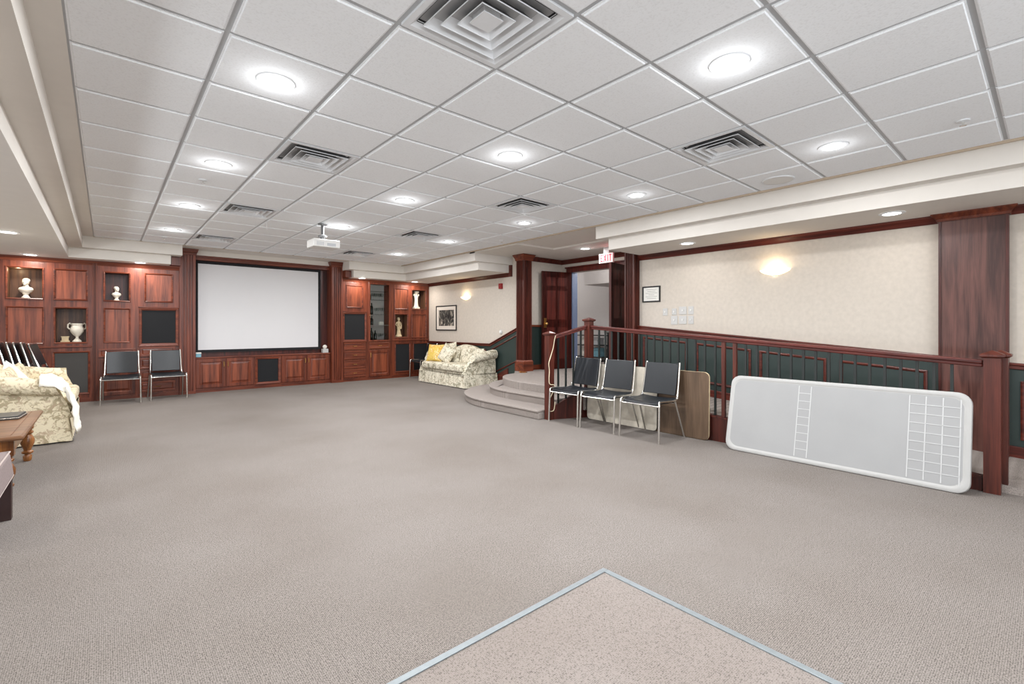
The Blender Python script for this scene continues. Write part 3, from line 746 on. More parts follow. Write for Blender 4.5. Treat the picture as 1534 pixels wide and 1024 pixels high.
# bottles and glasses in the glazed cabinet
def bottle(x, y, z, h, label):
    mb = MB(); r = 0.037
    mb.lathe(x,y,[(r*0.9,0),(r,0.01),(r,h*0.6),(r*0.75,h*0.7),(r*0.36,h*0.78),(r*0.36,h*0.97),(r*0.42,h*0.98),(r*0.42,h)],14,z=z)
    tag(build('wine_bottle', mb, ['wine'], smooth=True), label, 'bottle', 'dark bottles inside the glass cabinet')
for k, (x, y, z, h, w_) in enumerate(((4.80,YC+0.12,1.5575,0.30,'second bottle shelf, front'),(4.80,YC+0.22,1.5575,0.33,'second bottle shelf, tall at back'),(4.885,YC+0.2,1.5575,0.28,'second bottle shelf, beside glasses'),
        (4.80,YC+0.12,1.3005,0.235,'white shelf, left one'),(4.88,YC+0.18,1.3005,0.22,'white shelf, one nearest the carton'),(4.80,YC+0.14,0.9325,0.33,'cabinet floor, tallest one'),(4.88,YC+0.2,0.9325,0.30,'cabinet floor, middle one'),(4.955,YC+0.15,0.9325,0.24,'cabinet floor, shortest one'),(4.81,YC+0.15,1.9105,0.19,'top glass shelf with bottles'))):
    bottle(x, y, z, h, 'dark bottle in the glass cabinet on the '+w_)
mb = MB(); mb.lathe(0,0,[(0.032,0),(0.03,0.004),(0.005,0.01),(0.004,0.075),(0.02,0.09),(0.036,0.12),(0.034,0.165),(0.031,0.165),(0.033,0.12),(0.018,0.093),(0.003,0.08)],14)
g0 = build('stemmed_glass', mb, ['glass'], local=True, smooth=True)
for k, (x, z) in enumerate([(4.96+0.075*i, 1.5575) for i in range(4)]+[(4.90+0.08*i, 1.9105) for i in range(4)]+[(5.05+0.08*i, 0.9325) for i in range(3)]):
    o = g0 if k == 0 else g0.copy()
    if k: COL.objects.link(o)
    o.location = (x, YC+0.14+0.04*(k%2), z)
    sh = ('on the middle shelf beside the bottles','on the upper shelf','on the floor of the cabinet')[0 if k < 4 else 1 if k < 8 else 2]; pos = ('first','second','third','last')[k % 4 if k < 8 else (k-8)]
    tag(o, 'stemmed glass in the cabinet %s, %s from the left' % (sh, pos), 'glass', 'stemmed glasses inside the glass cabinet')
mb = MB(); mb.box(5.06,5.15,YC+0.10,YC+0.2,1.3005,1.37); mb.box(5.07,5.14,YC+0.11,YC+0.19,1.37,1.385)
tag(build('small_carton', mb, ['paper'], bevel=0.003), 'small white carton on the white shelf of the glass cabinet', 'box')

# ------------------------------------------------------------------ steps, platform, railing
def ell(cx, cy, rx, ry, n=18):
    return [(cx-rx*math.cos(PI/2*k/n), cy+ry*math.sin(PI/2*k/n)) for k in range(n+1)]
t = thing('curved_steps', 'curved carpeted steps with platform leading up to the double doors', 'steps', (5.4,5.6,0))
R = FZ/3
def step(x0, cx, cy, rx, ry, z0, z1, ystart):
    pts = [(x0, ystart), (x0, cy)]+ell(cx, cy, rx, ry)[1:]+[(6.32, cy+ry), (6.32, 7.02), (6.10, 6.9), (6.10, ystart)]
    mb = MB(); mb.prism(pts, z0, z1-0.028); 
    mb2 = [(a+(-0.018 if i <= 19 else 0), b+(0.012 if 2 < i < 21 else 0)) for i, (a, b) in enumerate(pts)]
    mb.prism(mb2, z1-0.032, z1)
    return mb
build('step', step(4.435, 5.95, 5.75, 1.515, 1.60, 0, R, 4.57), ['carpet_step'], t, bevel=0.012)
build('step', step(4.795, 5.95, 5.60, 1.155, 1.30, 0.05, 2*R, 4.55), ['carpet_step'], t, bevel=0.012)
pts = [(5.02,4.25),(5.02,5.5)]+ell(5.95,5.5,0.93,1.22)[1:]+[(6.13,6.72),(6.13,4.25)]
mb = MB(); mb.prism(pts, 0.1, FZ); build('step', mb, ['carpet_step'], t, bevel=0.014)
blocks('floor_landing', [(6.13,6.37,4.2,7.0,0.0,FZ),(6.37,7.5,4.42,7.0,0.0,FZ)], 'carpet_step')

t = thing('stair_railing', 'cherry railing with dark balusters running along the ramp and down the steps', 'railing', (5.1,2.2,0))
NL, NM, NR = (4.57,4.50), (5.12,4.266), (5.10,0.306)
def newel(p, z0, z1, w=0.047, lab=None):
    x, y = p; mb = MB()
    mb.box(x-w,x+w,y-w,y+w,z0,z1)
    mb.rings([[(x-d,y-d,h),(x+d,y-d,h),(x+d,y+d,h),(x-d,y+d,h)] for d, h in ((w+0.004,z1-0.022),(w+0.021,z1-0.010),(w+0.021,z1+0.004),(w+0.014,z1+0.009),(0.003,z1+0.036))])
    return build('newel_post', mb, ['wood_rail'], t)
newel(NL, 0, 1.165); newel(NM, FZ, 1.355); newel(NR, 0, 1.045); newel((5.21,0.267), 0.05, 1.045, 0.04)
def hrail(p, q):
    mb = MB(); mb.bar(p, q, 0.062, 0.03); mb.bar((p[0],p[1],p[2]-0.026),(q[0],q[1],q[2]-0.026), 0.04, 0.03)
    build('handrail', mb, ['wood_rail_y'], t, bevel=0.008)
hz = lambda y: 1.262+(y-4.2)*0.0705
hrail((NM[0],NM[1]-0.05,1.265),(NR[0],NR[1]+0.05,hz(0.35)))
dv = Vector((NM[0]-NL[0],NM[1]-NL[1]))
hrail((NL[0]+dv.x*0.08,NL[1]+dv.y*0.08,1.125),(NM[0]-dv.x*0.08,NM[1]-dv.y*0.08,1.268))
mb = MB(); mb.slopebox(5.085,5.15,0.36,4.21,0.0,zramp(0.35)+0.03,0.0,FZ+0.02); mb.slopebox(5.075,5.155,0.36,4.21,zramp(0.35)+0.03,zramp(0.35)+0.05,FZ+0.02,FZ+0.04)
build('curb', mb, ['wood_dark'], t)
ys = [2.582,2.462,2.134,2.02,1.916,1.809,1.70,1.591,1.487,1.378,1.283]
ys += [2.695+0.107*k for k in range(14)]+[1.176-0.107*k for k in range(7)]
for y in ys:
    mb = MB(); mb.box(NM[0]-0.010,NM[0]+0.010,y-0.010,y+0.010,zramp(y)+0.045,hz(y)-0.035); build('baluster', mb, ['baluster'], t)
for y in (2.368,2.245):
    mb = MB(); mb.box(NM[0]-0.018,NM[0]+0.018,y-0.018,y+0.018,zramp(y)+0.045,hz(y)-0.035); k = build('wooden_baluster', mb, ['wood_rail'], t); k['label'] = 'cherry baluster'
for k in range(4):
    f = 0.22+0.19*k; x, y = NL[0]+dv.x*f, NL[1]+dv.y*f
    mb = MB(); mb.box(x-0.010,x+0.010,y-0.010,y+0.010,0.10+0.33*f,1.10+0.155*f); build('baluster', mb, ['baluster'], t)
nv = Vector((dv.y,-dv.x)).normalized()*0.02
P = [Vector((NL[0],NL[1]))+dv*f for f in (0.07,0.97)]
mb = MB(); mb.hexa([(P[0].x-nv.x,P[0].y-nv.y,0),(P[1].x-nv.x,P[1].y-nv.y,0),(P[1].x+nv.x,P[1].y+nv.y,0),(P[0].x+nv.x,P[0].y+nv.y,0),(P[0].x-nv.x,P[0].y-nv.y,0.17),(P[1].x-nv.x,P[1].y-nv.y,0.44),(P[1].x+nv.x,P[1].y+nv.y,0.44),(P[0].x+nv.x,P[0].y+nv.y,0.17)])
build('stringer', mb, ['wood_dark'], t)
# cord looped on the newel
def smooth_pts(p, n=6):
    out = []; P = [Vector(q) for q in p]
    for i in range(len(P)-1):
        a, b, c, d = P[max(i-1,0)], P[i], P[i+1], P[min(i+2,len(P)-1)]
        for k in range(n):
            u = k/n; out.append(0.5*((2*b)+(c-a)*u+(2*a-5*b+4*c-d)*u*u+(3*b-a-3*c+d)*u**3))
    return out+[P[-1]]
mb = MB(); mb.tube(smooth_pts([(4.63,4.44,1.14),(4.60,4.435,1.07),(4.585,4.44,0.98),(4.54,4.444,0.86),(4.505,4.445,0.77),(4.516,4.446,0.67),(4.518,4.448,0.50),(4.60,4.44,0.47),(4.615,4.44,0.42),(4.56,4.44,0.35),(4.515,4.445,0.27),(4.512,4.445,0.14),(4.56,4.44,0.12),(4.60,4.44,0.14),(4.62,4.44,0.24)]),0.006,6)
tag(build('extension_cord', mb, ['cord'], smooth=True), 'cream cord hanging down the newel post at the steps', 'cord')
mb = MB(); mb.hexa([(5.98,6.66,FZ),(6.12,6.62,FZ),(6.13,6.67,FZ),(5.99,6.71,FZ),(5.98,6.66,FZ+0.035),(6.12,6.62,FZ+0.012),(6.13,6.67,FZ+0.012),(5.99,6.71,FZ+0.035)])
tag(build('door_wedge', mb, ['oak_leg'], bevel=0.003), 'small yellow wooden wedge lying on the platform by the pillar', 'wedge')

# ------------------------------------------------------------------ chairs
def make_chair(label, group):
    t = thing('stacking_chair', label, 'chair', (0,0,0), 0, group)
    # front is -y
    mb = MB(); w = 0.225; R_ = []
    for k in range(9):
        y = -0.23+0.40*k/8; zt = 0.455-0.018*math.sin(PI*k/8)-(0.028 if k == 0 else 0.008 if k == 1 else 0)
        R_.append([(-w,y,zt),(-w*0.5,y,zt-0.010),(0,y,zt-0.014),(w*0.5,y,zt-0.010),(w,y,zt),(w,y,zt-0.03),(0,y,zt-0.042),(-w,y,zt-0.03)])
    mb.rings(R_); build('seat', mb, ['vinyl'], t, local=True, smooth=True, bevel=0.006)
    mb = MB(); R_ = []
    for k in range(8):
        f = k/7; z = 0.475+0.36*f; y = 0.160+0.075*f
        R_.append([(-0.205,y-0.012,z),(-0.10,y+0.006,z),(0,y+0.010,z),(0.10,y+0.006,z),(0.205,y-0.012,z),(0.205,y+0.012,z),(0,y+0.034,z),(-0.205,y+0.012,z)])
    mb.rings(R_); build('backrest', mb, ['vinyl'], t, local=True, smooth=True, bevel=0.006)
    for s in (-1,1):
        mb = MB(); mb.tube([(s*0.255,-0.26,0),(s*0.25,-0.245,0.40)],0.0115,10); mb.lathe(s*0.255,-0.26,[(0.014,0),(0.014,0.012)],10); build('leg', mb, ['chrome'], t, local=True, smooth=True)
        mb = MB(); mb.tube([(s*0.255,0.27,0),(s*0.242,0.10,0.42)],0.0115,10); mb.lathe(s*0.255,0.27,[(0.014,0),(0.014,0.012)],10); build('leg', mb, ['chrome'], t, local=True, smooth=True)
        mb = MB(); mb.tube(smooth_pts([(s*0.25,-0.245,0.40),(s*0.248,-0.235,0.435),(s*0.244,-0.19,0.443),(s*0.238,0.0,0.432),(s*0.234,0.12,0.430),(s*0.230,0.16,0.455),(s*0.224,0.185,0.53),(s*0.216,0.243,0.845)],4),0.0115,8); build('side_frame', mb, ['chrome'], t, local=True, smooth=True)
    mb = MB(); mb.tube([(-0.25,-0.235,0.395),(0.25,-0.235,0.395)],0.009,8); build('crossbar', mb, ['chrome'], t, local=True, smooth=True)
    mb = MB(); mb.tube([(-0.24,0.08,0.405),(0.24,0.08,0.405)],0.009,8); build('crossbar', mb, ['chrome'], t, local=True, smooth=True)
    return t
G1 = 'black chairs in a row by the railing'
ch = make_chair('black vinyl chair in the railing row, nearest the leaning white table', G1)
ch.location = (4.738, 3.025, 0); ch.rotation_euler = (0,0,-PI/2)
dup(ch, (4.742,3.625,0), -PI/2+0.02, 'black vinyl chair in the railing row, middle one of the three', G1)
dup(ch, (4.74,4.165,0), -PI/2-0.02, 'black vinyl chair in the railing row, beside the newel post with the cord', G1)
G2 = 'black chairs against the media wall'
dup(ch, (0.205,10.22,0), -0.06, 'black vinyl chair before the narrow niche cabinet, left of the pair', G2)
dup(ch, (0.83,10.295,0), 0.03, 'black vinyl chair before the drawers next to the screen pilaster', G2)
dup(ch, (5.98,10.24,0), -PI/2, 'black vinyl chair half hidden behind the far floral sofa', None)

# chairs folded flat, leaning in a row behind the left sofa
def make_folded():
    t = thing('folded_chair', '', 'chair', (0,0,0), 0, 'folded black chairs leaning in a row')
    mb = MB()
    for s in (-1,1): mb.tube([(0.0,s*0.225,0.0),(0.0,s*0.225,1.02),(0.0,s*0.20,1.06)],0.011,8)
    mb.tube([(0.0,-0.20,1.06),(0.0,0.20,1.06)],0.011,8); build('frame', mb, ['chrome'], t, local=True, smooth=True)
    mb = MB(); mb.box(-0.020,0.012,-0.215,0.215,0.74,1.05); build('backrest', mb, ['vinyl'], t, local=True, bevel=0.010)
    mb = MB(); mb.box(-0.020,0.016,-0.212,0.212,0.24,0.70); build('seat', mb, ['vinyl'], t, local=True, bevel=0.012)
    return t
f0 = make_folded()
L_ = 1.06
labs = ['first from the frame edge', 'second from the frame edge', 'third from the frame edge', 'fourth from the frame edge', 'the last, tilted most']
for k, (tx, tilt, rz) in enumerate(((-1.125,13,0),(-1.045,13.5,0.02),(-0.972,14,-0.02),(-0.905,15,0.02),(-0.81,19,-0.10))):
    o = f0 if k == 0 else copy_tree(f0)
    a = math.radians(tilt); bx = tx+L_*math.sin(a)
    o.location = (bx, 9.72, 0.006); o.rotation_euler = (0, -a, rz)
    o['label'] = 'folded black chair leaning behind the left sofa, '+labs[k]

# ------------------------------------------------------------------ leaning tables
def rrect(w, h, r, n=6):
    pts = []
    for cx, cy, a0 in ((w/2-r,h-r,0),(-w/2+r,h-r,90),(-w/2+r,r,180),(w/2-r,r,270)):
        for k in range(n+1):
            a = math.radians(a0+90*k/n); pts.append((cx+r*math.cos(a), cy+r*math.sin(a)))
    return pts
def lean_table(label, y0, y1, xb, xt, h, th, mats, r, edge, legmat, molded=False):
    """table folded flat and leaning on its long edge; front face towards -x"""
    w = y1-y0; yc = (y0+y1)/2
    a = math.asin(min(0.9,(xt-xb)/h))
    t = thing('folding_table', label, 'table', (xb, yc, 0.004))
    t.rotation_euler = (0, a, 0)
    fn = lambda p, q, d: (d, -p, q)
    mb = MB()
    if molded:
        P0 = rrect(w,h,r); n = len(P0)
        def ring(i, d):
            return [fn(p, q, d) for p, q in [(x*(w/2-i)/(w/2), h/2+(y-h/2)*(h/2-i)/(h/2)) for x, y in P0]]
        mb.rings([ring(0.02,th),ring(0.004,th),ring(0.0,th-0.008),ring(0.0,0.014),ring(0.004,0.004),ring(0.014,0.0),ring(0.036,0.0),ring(0.040,0.003),ring(0.046,0.003)], 0, True, False)
        mb.face(ring(0.046,0.003)[::-1], 1)
        # embossed ribs, coloured paler to paint in the highlights they catch
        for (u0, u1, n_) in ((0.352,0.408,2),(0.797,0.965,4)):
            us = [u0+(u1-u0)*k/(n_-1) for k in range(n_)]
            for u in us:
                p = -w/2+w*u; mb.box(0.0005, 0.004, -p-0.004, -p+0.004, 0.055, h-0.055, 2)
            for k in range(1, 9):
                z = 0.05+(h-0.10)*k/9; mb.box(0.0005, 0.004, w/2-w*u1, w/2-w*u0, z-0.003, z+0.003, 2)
    else:
        mb.prism(rrect(w,h,r), 0, th, 0, fn)
    top = build('table_top', mb, mats, t, local=True, bevel=0 if molded else 0.004, smooth=molded)
    if edge:
        P = rrect(w,h,r); mb = MB()
        mb.rings([[fn(p*(1+k),h/2+(q-h/2)*(1+k*w/h),d) for p,q in P] for k, d in ((0.0,-0.002),(0.003,0.0),(0.003,th),(0.0,th+0.002))],0,False,False)
        build('edge_band', mb, [edge], t, local=True, smooth=True)
    for s in (-1,1):
        mb = MB(); x0 = s*(w/2-0.22); x1 = s*0.12; d = th+0.012
        mb.tube([fn(x0,0.10,d),fn(x1,0.10,d)],0.013,8); mb.tube([fn(x0,h-0.10,d),fn(x1,h-0.10,d)],0.013,8); mb.tube([fn(x1,0.10,d),fn(x1,h-0.10,d)],0.013,8)
        mb.tube([fn(x0,0.10,d),fn(x0,0.10,th-0.002)],0.013,8); mb.tube([fn(x0,h-0.10,d),fn(x0,h-0.10,th-0.002)],0.013,8)
        build('leg', mb, [legmat], t, local=True, smooth=True)
    return t
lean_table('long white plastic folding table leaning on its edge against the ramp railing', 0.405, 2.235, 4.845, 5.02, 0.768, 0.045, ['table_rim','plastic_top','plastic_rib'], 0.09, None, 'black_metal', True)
lean_table('brown wood-grain folding table leaning on the railing beside the white one', 2.49, 3.20, 5.022, 5.035, 0.75, 0.02, ['laminate'], 0.06, 'marble_tan', 'black_metal')
lean_table('pale beige folding table leaning on the railing behind the row of chairs', 3.12, 4.20, 5.0, 5.016, 0.76, 0.012, ['laminate_light'], 0.05, 'screen_edge', 'black_metal')

# ------------------------------------------------------------------ sofas
def make_sofa(label, mat, loc, rz, rake=0.24):
    W, D = 1.86, 0.86
    t = thing('floral_sofa', label, 'sofa', loc, rz)
    hx, y0, y1 = W/2, -D/2, D/2
    per = []
    def line(p, q, n, nrm):
        for k in range(n):
            f = k/n; per.append((p[0]+(q[0]-p[0])*f, p[1]+(q[1]-p[1])*f, nrm, f))
    line((-hx,y0),(hx,y0),90,(0,-1)); line((hx,y0),(hx,y1),30,(1,0)); line((hx,y1),(-hx,y1),20,(0,1)); line((-hx,y1),(-hx,y0),30,(-1,0))
    def ring(z, out):
        R = []
        for k, (x, y, nrm, f) in enumerate(per):
            rip = 0.007*math.sin(k*0.9)*out
            if nrm == (0,-1) and min(abs(f-0.06),abs(f-0.35),abs(f-0.65),abs(f-0.94)) < 0.009: rip -= 0.03*out
            e = -0.035+0.03*out+rip
            R.append((x+nrm[0]*e, y+nrm[1]*e, z))
        return R
    mb = MB(); mb.rings([ring(0.015,1.0),ring(0.12,0.7),ring(0.24,0.25),ring(0.285,0.0)],0,False,True); build('skirt', mb, [mat], t, local=True, smooth=True, ang=50)
    mb = MB(); mb.box(-hx+0.06,hx-0.06,y0+0.05,y1-0.05,0.24,0.34); build('base', mb, [mat], t, local=True, bevel=0.02)
    mb = MB(); mb.box(-hx+0.13,hx-0.13,y0-0.005,y1-0.2,0.32,0.475)
    build('seat_cushion', mb, [mat], t, local=True, bevel=0.05, seg=4, smooth=True)
    # rolled arms, raked back at the front
    for s in (-1,1):
        prof = [(0.04,0.26),(0.045,0.42),(0.055,0.515)]
        c, r = (0.055,0.605), 0.095
        for k in range(15):
            a = math.radians(-95-250*k/14); prof.append((c[0]+r*math.cos(a), c[1]+r*math.sin(a)))
        prof += [(0.135,0.50),(0.14,0.26)]
        mb = MB(); Rr = []
        for k, (y, lift, sc_, rk) in enumerate(((y0+0.012,-0.0,0.86,1.0),(y0,0.0,1.0,1.0),(y0+0.18,0.008,1.0,0.75),(y0+0.40,0.035,1.0,0.45),(y1-0.10,0.075,1.0,0.0),(y1-0.03,0.07,0.9,0.0))):
            Rr.append([(s*(hx-(0.07+(p-0.07)*sc_)), y+rk*rake*min(1,max(0,(q-0.33)/0.27)), q+(lift if q > 0.4 else 0)) for p, q in prof])
        mb.rings(Rr); build('arm', mb, [mat], t, local=True, smooth=True, ang=50)
    n = 36
    mb = MB(); rows = []
    for k in range(n+1):
        u = -1+2*k/n; x = u*(hx-0.06)
        top = 0.715+0.135*math.exp(-(u*1.55)**2)+0.012*math.cos(u*PI)
        rows.append([(x, p, q) for p, q in [(y1-0.32,0.30),(y1-0.29,0.48),(y1-0.24,top-0.10),(y1-0.20,top-0.03),(y1-0.15,top),(y1-0.09,top-0.01),(y1-0.05,top-0.06),(y1-0.045,0.5),(y1-0.045,0.26)]])
    mb.rings(rows); build('back', mb, [mat], t, local=True, smooth=True, ang=60)
    for u0, u1 in ((-0.82,0.0),(0.0,0.82)):
        mb = MB(); pillow(mb, u1-u0, 0.38, 0.14, ex=0.3)
        mb.move(Matrix.Translation(((u0+u1)/2, y1-0.33, 0.615)) @ Matrix.Rotation(math.radians(76),4,'X'))
        build('back_cushion', mb, [mat], t, local=True, smooth=True, ang=80)
    return t
def pillow(mb, w, h, t, n=14, ex=0.45):
    top = []; bot = []
    for j in range(n+1):
        for i in range(n+1):
            u, v = -1+2*i/n, -1+2*j/n
            k = (max(0,1-abs(u)**2.6)*max(0,1-abs(v)**2.6))**ex
            pin = 1-0.06*(abs(u)**2*abs(v)**2)
            pu = u*(1-0.05*(1-v*v)) ; pv = v*(1-0.05*(1-u*u))
            top.append((pu*w/2, pv*h/2, k*t/2)); bot.append((pu*w/2, pv*h/2, -k*t/2))
    N = n+1; f = []
    for j in range(n):
        for i in range(n): f.append((j*N+i, j*N+i+1, (j+1)*N+i+1, (j+1)*N+i))
    mb.add(top, f); mb.add(bot, [q[::-1] for q in f])
make_sofa('green and cream floral sofa under the framed picture beside the curved steps', 'floral_r', (5.885,8.675,0), -PI/2)
make_sofa('cream floral sofa at the left with white throw over its arm', 'floral', (-0.705,7.965,0), PI/2, 0.13)
def cushion(name, label, w, h, t, mat, loc, rot):
    mb = MB(); pillow(mb, w, h, t); o = build(name, mb, [mat], local=True, smooth=True, ang=80)
    o.location = loc; o.rotation_euler = rot; ORG[o] = Vector((0,0,0)); return tag(o, label, 'pillow')
R_ = math.radians
cushion('throw_pillow', 'yellow floral pillow at the left end of the far sofa', 0.42, 0.40, 0.14, 'floral_y', (5.70,9.26,0.665), (R_(72),0,R_(-66)))
cushion('throw_pillow', 'cream patterned pillow leaning beside the yellow floral pillow', 0.40, 0.40, 0.13, 'floral_r', (5.78,8.90,0.655), (R_(70),R_(24),R_(-80)))
cushion('throw_pillow', 'pale pillow peeking up behind the cream patterned pillow on the far sofa', 0.38, 0.38, 0.13, 'floral_r', (5.93,8.98,0.72), (R_(74),R_(-8),R_(-88)))
cushion('throw_pillow', 'white pillow on the left sofa, at the frame edge', 0.42, 0.42, 0.14, 'white_cloth', (-0.90,7.50,0.60), (R_(74),R_(18),R_(80)))
cushion('throw_pillow', 'white pillow on the left sofa, farther along toward the black chairs', 0.42, 0.42, 0.14, 'white_cloth', (-0.80,7.98,0.60), (R_(62),R_(-30),R_(84)))
# throw over the near arm front of the left sofa
mb = MB(); n = 22; m_ = 26; g = []
path = [Vector(p) for p in ((-0.53,0.722),(-0.44,0.715),(-0.375,0.675),(-0.335,0.60),(-0.295,0.49),(-0.262,0.37),(-0.248,0.24),(-0.236,0.10))]
for j in range(n+1):
    f = j/n*(len(path)-1); i0 = min(int(f), len(path)-2); p = path[i0].lerp(path[i0+1], f-i0)
    d = (path[i0+1]-path[i0]).normalized(); nrm = Vector((-d.y, d.x)) if d.x*1 > 0 and abs(d.y) < 0.3 else Vector((-d.y, d.x))
    if nrm.x < 0 and nrm.y < 0: nrm = -nrm
    if nrm.x < -0.3: nrm = -nrm
    t_ = j/n
    for i in range(m_+1):
        u = i/m_
        off = 0.012+0.013*math.sin(11*u+6*t_)+0.009*math.sin(23*u-9*t_)+0.006*math.sin(40*t_+4*u)
        y = 6.965+(0.25+0.03*t_)*u+0.012*math.sin(7*t_+3*u)
        z = p.y+nrm.y*off-(0.10*max(0,0.22-u)/0.22 if t_ < 0.4 else 0)
        g.append((p.x+nrm.x*off, y, max(0.06, z+(0.03*math.sin(9*u) if t_ > 0.95 else 0))))
N = m_+1
mb.add(g, [(j*N+i, j*N+i+1, (j+1)*N+i+1, (j+1)*N+i) for j in range(n) for i in range(m_)])
o = tag(build('throw_blanket', mb, ['white_cloth'], smooth=True, ang=80), 'white lacy throw draped over the near arm of the left sofa', 'blanket')
sl = o.modifiers.new('thick', 'SOLIDIFY'); sl.thickness = 0.008

# ------------------------------------------------------------------ coffee table, case, armchair at the left edge
t = thing('coffee_table', 'oak coffee table with turned legs at the left edge', 'table', (-1.0,5.75,0))
X0, X1, Y0, Y1, TZ = -1.55, -0.455, 4.98, 6.42, 0.455
mb = MB(); mb.rings([[(X0+d,Y0+d,z),(X1-d,Y0+d,z),(X1-d,Y1-d,z),(X0+d,Y1-d,z)] for d, z in ((0.03,TZ-0.035),(0.008,TZ-0.03),(0.0,TZ-0.018),(0.004,TZ-0.006),(0.02,TZ),(0.07,TZ),(0.075,TZ-0.004),(0.08,TZ))]); build('table_top', mb, ['oak_table'], t)
mb = MB(); mb.rings([[(X0+d,Y0+d,z),(X1-d,Y0+d,z),(X1-d,Y1-d,z),(X0+d,Y1-d,z)] for d, z in ((0.075,TZ-0.15),(0.07,TZ-0.14),(0.07,TZ-0.035))],0,False,False); build('apron', mb, ['oak_leg'], t)
for x in (X0+0.10, X1-0.10):
    for y in (Y0+0.10, Y1-0.10):
        mb = MB(); mb.box(x-0.042,x+0.042,y-0.042,y+0.042,TZ-0.15,TZ-0.036)
        mb.lathe(x,y,[(0.022,0),(0.030,0.012),(0.032,0.05),(0.022,0.065),(0.040,0.075),(0.042,0.088),(0.026,0.10),(0.030,0.12),(0.048,0.165),(0.050,0.20),(0.036,0.235),(0.024,0.25),(0.040,0.262),(0.042,0.275),(0.030,0.285),(0.036,0.306)],20); build('leg', mb, ['oak_leg'], t, smooth=True)
mb = MB(); mb.hexa([(-0.98,5.93,TZ+0.001),(-0.57,5.90,TZ+0.001),(-0.545,6.20,TZ+0.001),(-0.95,6.24,TZ+0.001),(-0.97,5.94,TZ+0.03),(-0.58,5.91,TZ+0.03),(-0.555,6.19,TZ+0.03),(-0.94,6.23,TZ+0.03)])
mb.hexa([(-0.985,5.925,TZ+0.012),(-0.565,5.895,TZ+0.012),(-0.54,6.205,TZ+0.012),(-0.955,6.245,TZ+0.012),(-0.985,5.925,TZ+0.017),(-0.565,5.895,TZ+0.017),(-0.54,6.205,TZ+0.017),(-0.955,6.245,TZ+0.017)],1)
tag(build('flat_case', mb, ['slate','chrome'], bevel=0.003), 'flat charcoal case lying on the oak coffee table', 'case')
t = thing('upholstered_chair', 'mauve upholstered chair with dark square legs cut off by the left frame edge', 'chair', (-0.74,4.25,0), 0)
DX = 0.018
mb = MB(); mb.hexa([(-1.08,3.88,0.26),(-0.475,3.88,0.26),(-0.475,4.55,0.26),(-1.08,4.55,0.26),(-1.06,3.90,0.44),(-0.495,3.90,0.44),(-0.495,4.53,0.44),(-1.06,4.53,0.44)])
mb.move(Matrix.Translation((DX,0,0))); build('seat', mb, ['mauve'], t, bevel=0.03, seg=4, smooth=True)
mb = MB()
for z, i in ((0.432,0.012),(0.272,-0.002)):
    mb.tube([(-1.07+i,3.89+i,z),(-0.485-i,3.89+i,z),(-0.485-i,4.54-i,z),(-1.07+i,4.54-i,z),(-1.07+i,3.89+i,z)],0.006,6)
mb.move(Matrix.Translation((DX,0,0))); build('piping', mb, ['mauve_pipe'], t, smooth=True)
mb = MB(); mb.hexa([(-1.06,3.78,0.40),(-0.50,3.78,0.40),(-0.50,3.90,0.40),(-1.06,3.90,0.40),(-1.05,3.68,0.92),(-0.51,3.68,0.92),(-0.51,3.77,0.92),(-1.05,3.77,0.92)]); mb.move(Matrix.Translation((DX,0,0))); build('backrest', mb, ['mauve'], t, bevel=0.03, seg=4)
for x in (-1.05,-0.512):
    for y in (3.92,4.48):
        mb = MB(); mb.box(x-0.03,x+0.03,y-0.03,y+0.03,0,0.27); mb.move(Matrix.Translation((DX,0,0))); build('leg', mb, ['leg_dark'], t, bevel=0.004)
mb = MB(); mb.box(-1.03,-0.54,4.468,4.492,0.11,0.15); mb.box(-0.79,-0.765,3.925,4.475,0.11,0.15); mb.box(-1.03,-0.54,3.91,3.93,0.11,0.15); mb.move(Matrix.Translation((DX,0,0))); build('stretcher', mb, ['leg_dark'], t)

# ------------------------------------------------------------------ things on the walls
t = thing('framed_picture', 'framed dark print with pale mat above the far sofa', 'picture', (6.35,9.83,1.17))
mb = MB(); mb.rect(9.375,10.285,1.168,1.785,[(0,0.0),(0,0.022),(0.006,0.026),(0.022,0.022),(0.026,0.012)],YZ(6.37)); build('frame', mb, ['black'], t)
mb = MB(); mb.rect(9.40,10.26,1.193,1.76,[(0,0.010),(0.085,0.010),(0.088,0.006)],YZ(6.37)); build('mat', mb, ['mat_board'], t)
mb = MB(); mb.face([(6.365,9.487,1.28),(6.365,10.173,1.28),(6.365,10.173,1.673),(6.365,9.487,1.673)]); build('print', mb, ['art'], t)
t = thing('framed_certificate', 'small black framed certificate on the wall right of the fluted pillar', 'certificate', (6.36,4.065,1.64))
mb = MB(); mb.rect(3.91,4.22,1.640,1.885,[(0,0.0),(0,0.018),(0.018,0.018),(0.02,0.008)],YZ(6.37)); build('frame', mb, ['black'], t)
mb = MB(); mb.face([(6.364,3.92,1.65),(6.364,4.21,1.65),(6.364,4.21,1.875),(6.364,3.92,1.875)])
for k, (c, hw) in enumerate(((0,0.09),(0,0.07),(0,0.10),(0,0.05),(0,0.10),(0,0.08))):
    z = 1.835-0.027*k; mb.box(6.3625,6.364,4.065-hw,4.065+hw,z-0.004,z,1)
build('paper', mb, ['paper','ink'], t)
